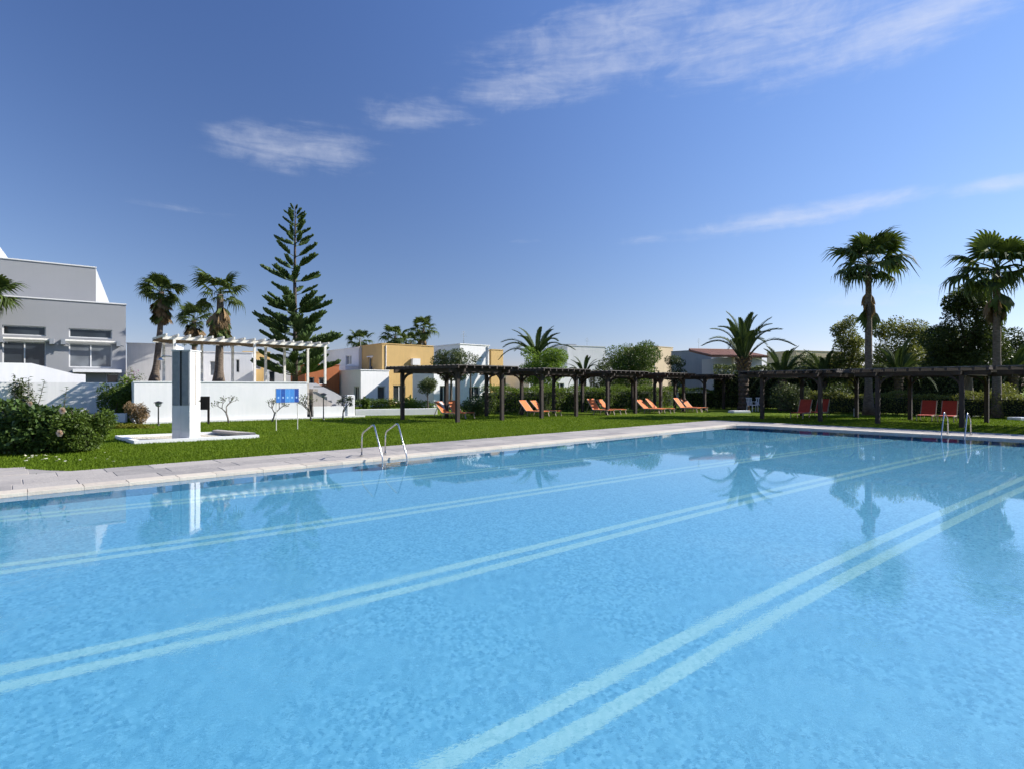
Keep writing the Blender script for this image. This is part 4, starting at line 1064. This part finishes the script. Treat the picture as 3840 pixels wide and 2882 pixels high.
for k, (py, hw) in enumerate(tiers):
    z = Z(py, 38) - TZ + .05; L = hw * 38 / FOC; nb = 6 if k < 3 else (6 if k < 9 else 7); a0 = g_.uniform(0, 6)
    for j in range(nb):
        if g_.random() < (.15 if k < 11 else .08): continue
        s = L * g_.uniform(.72, 1.15)
        up = math.radians(26 if k < 4 else (18 if k < 10 else 13)) + g_.uniform(-.08, .08)
        link('branch', PB[(k + j) % 4], pine, (0, 0, z - L * math.sin(up) * .55 + g_.uniform(-.1, .1)), (g_.uniform(-.2, .2), -up, a0 + 6.283 * j / nb + g_.uniform(-.15, .15)), (s, s, s * (1.25 if k < 6 else 1.0)))

# --- hedges and background greenery
hedge('clipped_hedge', 'long clipped hedge running behind the left row of dark pergolas', (-1.3, 33.0), (13.2, 45.2), 1.0, 1.5, 'hedge', 1)
hedge('clipped_hedge', 'short clipped hedge end beside the trunk of the date palm', (12.6, 42.3), (17.2, 41.2), .9, 1.38, 'hedge', 2)
hedge('clipped_hedge', 'low clipped hedge behind the right pergolas', (18.8, 35.5), (28.5, 25.0), 1.0, 1.15, 'yellowish', 3)
hedge('wild_hedge', 'tall unclipped dark hedge behind the right pergola loungers', (15.0, 41.5), (33, 36), 1.6, 3.0, 'olive', 4, 150, .17)
hedge('wild_hedge', 'distant dark green hedge line behind the village houses', (-40, 92), (75, 96), 3, 3.4, 'dark', 5, 16, .5)
tree('bushy_tree', 'bright green bushy tree above the second pergola', 2040, 42, Z(1305, 42), .7, 1.95, 'bright', 1, 15000, .14, .10, 14)
tree('bushy_tree', 'wide green tree above the fourth pergola', 2378, 50, Z(1293, 50), .8, 2.55, 'mid', 2, 17000, .16, .12, 16)
tree('bushy_tree', 'dark narrow tree right of the wide green tree', 2530, 52, Z(1325, 52), .6, 1.05, 'dark', 3, 3500, .15, .1, 9)
tree('bushy_tree', 'green tree behind the second pergola posts', 2255, 47, Z(1355, 47), .6, 1.3, 'dark', 31, 3500, .15, .1, 9)
tree('olive_tree', 'grey green tree in front of the ochre house wall', 1690, 40, Z(1303, 40), 2.0, 1.25, 'olive', 4, 9500, .12, .10, 11, lean=.02)
tree('olive_tree', 'sparse grey green tree in front of the white stepped house', 1765, 40, Z(1318, 40), 2.2, .62, 'olive', 5, 900, .12, .06, 7)
tree('topiary_tree', 'small round topiary tree beside the low kerb wall', 1604, 33, Z(1418, 33), 1.15, .58, 'olive', 6, 3200, .09, .045, 8, small=.55)
bush('rose_bush', 'leafy bush with pale flowers under the first pergola', 1785, 31.5, .95, 1.25, 'glossy', 7, 3200, .11)
bush('bushy_shrub', 'green shrub row in front of the small white house', 1400, 42, 2.3, .8, 'mid', 8, 2600, .12, ry=.6)
bush('bushy_shrub', 'low green shrub under the ochre house', 1560, 40, 1.8, .7, 'hedge', 9, 1800, .12, ry=.5)
bush('agave_plant', 'young upright plant beside the dark house door', 1372, 41, .3, .9, 'mid', 10, 300, .2, lob=4)
bush('bushy_shrub', 'small palm-like shrub at the corner of the white stepped house', 1535, 41, .4, .95, 'mid', 11, 500, .2, lob=5)
tree('loose_tree', 'loose yellow green tree left of the tall slender fan palm', 3175, 38, Z(1178, 38), 1.0, 1.35, 'yellowish', 12, 7500, .17, .13, 14, small=.42, shell=.35)
tree('loose_tree', 'loose yellow green tree right of the tall slender fan palm', 3360, 41, Z(1162, 41), 1.0, 2.05, 'yellowish', 13, 11000, .17, .14, 16, small=.40, shell=.35)
tree('loose_tree', 'loose green tree between the two tall fan palms', 3480, 43, Z(1200, 43), 1.0, 1.8, 'mid', 14, 8000, .17, .14, 14, small=.40, shell=.35)
tree('dark_tree', 'big dark evergreen tree in front of the right edge fan palm', 3640, 32.5, Z(1085, 32.5), 2.2, 2.05, 'dark', 15, 24000, .16, .24, 22, small=.46, lean=-.06)
tree('loose_tree', 'dark green tree behind the right picture edge', 3860, 38, Z(1230, 38), 1.2, 1.8, 'dark', 16, 10000, .16, .14, 12)
bush('bushy_shrub', 'brown green shrub under the left end of the right pergola', 2970, 36, 1.3, 1.9, 'olive', 17, 3200, .13)
bush('bushy_shrub', 'dense dark shrub between the right pergola posts', 3140, 35.5, 1.5, 1.8, 'dark', 18, 3200, .13)
bush('bushy_shrub', 'green shrub behind the right picture edge pergola', 3760, 33, 1.2, 1.9, 'yellowish', 19, 3200, .13)

tree('loose_tree', 'pale olive tree above the low feather palms', 3040, 46, Z(1330, 46), .8, 1.7, 'olive', 33, 6500, .17, .12, 12, shell=.4)
tree('loose_tree', 'rounded green tree behind the big dark evergreen', 3560, 44, Z(1225, 44), .9, 2.0, 'yellowish', 34, 8000, .18, .13, 14, small=.42, shell=.35)
# --- planting by the long wall
bush('climbing_shrub', 'green climbing shrub at the left corner of the long wall', 428, 26.3, .9, 1.75, 'mid', 20, 5200, .10)
bush('climbing_shrub', 'dark shrub between the hotel stairs and the long wall', 468, 26.4, .42, 2.3, 'hedge', 21, 2200, .12)
bush('dry_bush', 'tan dry flower bush at the foot of the long wall', 520, 23.3, .44, 1.0, 'dry', 22, 3000, .07)
bush('ground_cover', 'yellow green ground cover strip in front of the dry flower bush', 472, 21.8, 1.1, .2, 'ground_cover', 23, 2200, .06, ry=.35, stems=False)
bush('flowering_shrub', 'shrub with pink blossoms in front of the light grey house', 505, 33, .55, 2.75, 'olive', 24, 1000, .10)
bush('flowering_shrub', 'purple blossom sprig beside the light grey house', 500, 34, .3, 3.4, 'pinkflower', 25, 120, .10, stems=True, lob=4)
for k, (px, y_, h) in enumerate(((70, 26, 2.2), (95, 26, 2.25))):
    bush('terrace_plant', ('small dark plant on the garden wall below the hotel windows', 'slightly taller dark plant on the garden wall below the hotel')[k], px, y_, .35, h, 'dark', 26 + k, 500, .12, lob=4)
def frangipani(label, px, py, h, seed, leafy):
    p = G(px, py); root = tag(empty('frangipani_tree', p), label, 'tree', 'bare frangipani trees by the long wall'); g_ = random.Random(seed); m = MB(); tips = []
    def grow(a, d, L, r_, lv):
        b = a + d * L; m.tube([a, a.lerp(b, .5) + Vector((g_.uniform(-.02, .02), 0, .01)), b], [r_, r_ * .9, r_ * .8], 6)
        if lv == 0: tips.append((b, d)); return
        for k in range(g_.choice((2, 3))):
            az = g_.uniform(0, 6.28); n_ = (d + Vector((math.cos(az), math.sin(az) * .6, g_.uniform(-.05, .4))) * .9).normalized(); grow(b, n_, L * g_.uniform(.60, .85), r_ * .66, lv - 1)
    grow(Vector((0, 0, 0)), Vector((g_.uniform(-.35, .35), 0, 1)).normalized(), h * .36, .042, 4)
    m.build('trunk', M['twig'], root, smooth=True)
    B = [(t.x, t.y, t.z, .07, .07, .06) for t, d in tips]
    link('leaf_tufts', leaf_cloud(seed, leafy, B, .10, 'olive', 'leaf_tufts'), root)
for a in (('bare frangipani tree right of the brown notice board', 858, 1585, 1.25, 1, 60), ('bare frangipani tree left of the blue board', 1020, 1580, 1.15, 2, 90),
          ('bare frangipani tree right of the blue board', 1168, 1577, 1.2, 4, 90), ('small leafy frangipani by the stairs pillar', 1284, 1574, 1.05, 5, 240)): frangipani(*a)

# --- foreground flowering shrubs and fallen petals
def big_shrub(label, p, r, ry, h, mat, seed, n, size, aspect):
    root = tag(empty('flowering_shrub', p), label, 'shrub'); g_ = random.Random(seed)
    B = [(0, 0, h * .42, r * .8, ry * .8, h * .42)]
    for k in range(16):
        a = g_.uniform(0, 6.28); q = g_.uniform(.45, .9); s = g_.uniform(.22, .38)
        B.append((math.cos(a) * r * q, math.sin(a) * ry * q, h * g_.uniform(.15, .84), r * s, ry * s, h * s * .6))
    link('foliage', leaf_cloud(seed, n, B, size, mat, aspect=aspect, shell=.6), root)
    m = MB()
    for k in range(22):
        a = g_.uniform(0, 6.28); e = Vector((math.cos(a) * r * g_.uniform(.3, .85), math.sin(a) * ry * g_.uniform(.3, .85), h * g_.uniform(.5, .95)))
        m.tube([(e.x * .12, e.y * .12, 0), e * .55 + Vector((0, 0, .08)), e], [.022, .015, .006], 5)
    m.build('stem', M['bark'], root)
    return root
p1_ = G(95, 1714); p2_ = G(330, 1704)
sh1 = big_shrub('large dark leaved shrub with two pink flowers at the left edge', Vector((X(95, 13.6), 13.6, 0)), 1.05, .95, 1.22, 'glossy', 40, 9000, .12, .62)
sh2 = big_shrub('finer light green shrub right of the dark leaved one', Vector((X(305, 13.9), 13.9, 0)), .60, .75, 1.12, 'mid', 41, 9000, .075, .42)
def shoot(root, base, tip, seed, n):
    g_ = random.Random(seed); base, tip = Vector(base), Vector(tip); m = MB(); m.tube([base, base.lerp(tip, .5) + Vector((.03, 0, 0)), tip], [.012, .009, .004], 5); m.build('shoot', M['bark'], root)
    lf = MB()
    for k in range(n):
        t = .35 + .65 * k / (n - 1); p = base.lerp(tip, t); a = k * 2.4; d = Vector((math.cos(a), math.sin(a), .35)).normalized(); s = d.cross(Vector((0, 0, 1))).normalized() * .05; L = .17 * (1.15 - .4 * t)
        lf.add([p, p + d * L * .5 + s, p + d * L + Vector((0, 0, -.02)), p + d * L * .5 - s], [(0, 1, 2, 3)])
    lf.build('shoot_leaves', M['glossy'], root)
shoot(sh1, (.15, -.2, .8), (.30, -.25, 1.82), 1, 22); shoot(sh1, (.9, -.1, .7), (1.12, -.15, 1.58), 2, 15); shoot(sh1, (.25, -.1, .8), (.55, -.1, 1.75), 3, 16); shoot(sh1, (-.6, 0, .8), (-.75, 0, 1.4), 4, 12)
def flower(root, p, r_, name='flower'):
    m = MB()
    for ring_, (n_, tilt, s) in enumerate(((6, .25, 1.0), (5, .75, .72), (4, 1.15, .45))):
        for k in range(n_):
            a = 6.283 * k / n_ + ring_ * .5; d = Vector((math.cos(a) * math.cos(tilt), -math.sin(tilt), math.sin(a) * math.cos(tilt))); s_ = Vector((-math.sin(a), 0, math.cos(a))) * r_ * s * .45
            L = r_ * s; m.add([Vector((0, 0, 0)) + s_ * .3, Vector((0, 0, 0)) - s_ * .3, d * L * .65 - s_ * 1.1, d * L - s_ * .5, d * L + s_ * .5, d * L * .65 + s_ * 1.1], [(0, 1, 2, 3, 4, 5)])
    return m.build(name, M['petal'], root, loc=p)
flower(sh1, Vector((X(236, 12.8), 12.8, Z(1537, 12.8))) - sh1.location, .085)
flower(sh1, Vector((X(226, 12.6), 12.6, Z(1622, 12.6))) - sh1.location, .085)
flower(sh1, Vector((X(115, 12.6), 12.6, Z(1512, 12.6))) - sh1.location, .06)
g_ = random.Random(77)
pm = [MB().add([(-.035, 0, .0), (-.01, -.022, .012), (.032, -.008, .008), (.036, .012, .016), (-.005, .024, .006)], [(0, 1, 2, 3, 4)]).mesh('fallen_petal', M['petal_fallen']) for _ in range(1)]
for k in range(24):
    px, py = (g_.uniform(95, 235), g_.uniform(1712, 1735)) if k < 15 else (g_.uniform(240, 480), g_.uniform(1690, 1738))
    p = G(px, py); o = link('fallen_petal', pm[0], None, (p.x, p.y, .045), (g_.uniform(-.3, .3), g_.uniform(-.3, .3), g_.uniform(0, 6)), g_.uniform(.8, 1.3))
    tag(o, 'cream petal fallen on the grass below the flowering shrubs', 'petal', 'fallen petals on the grass')
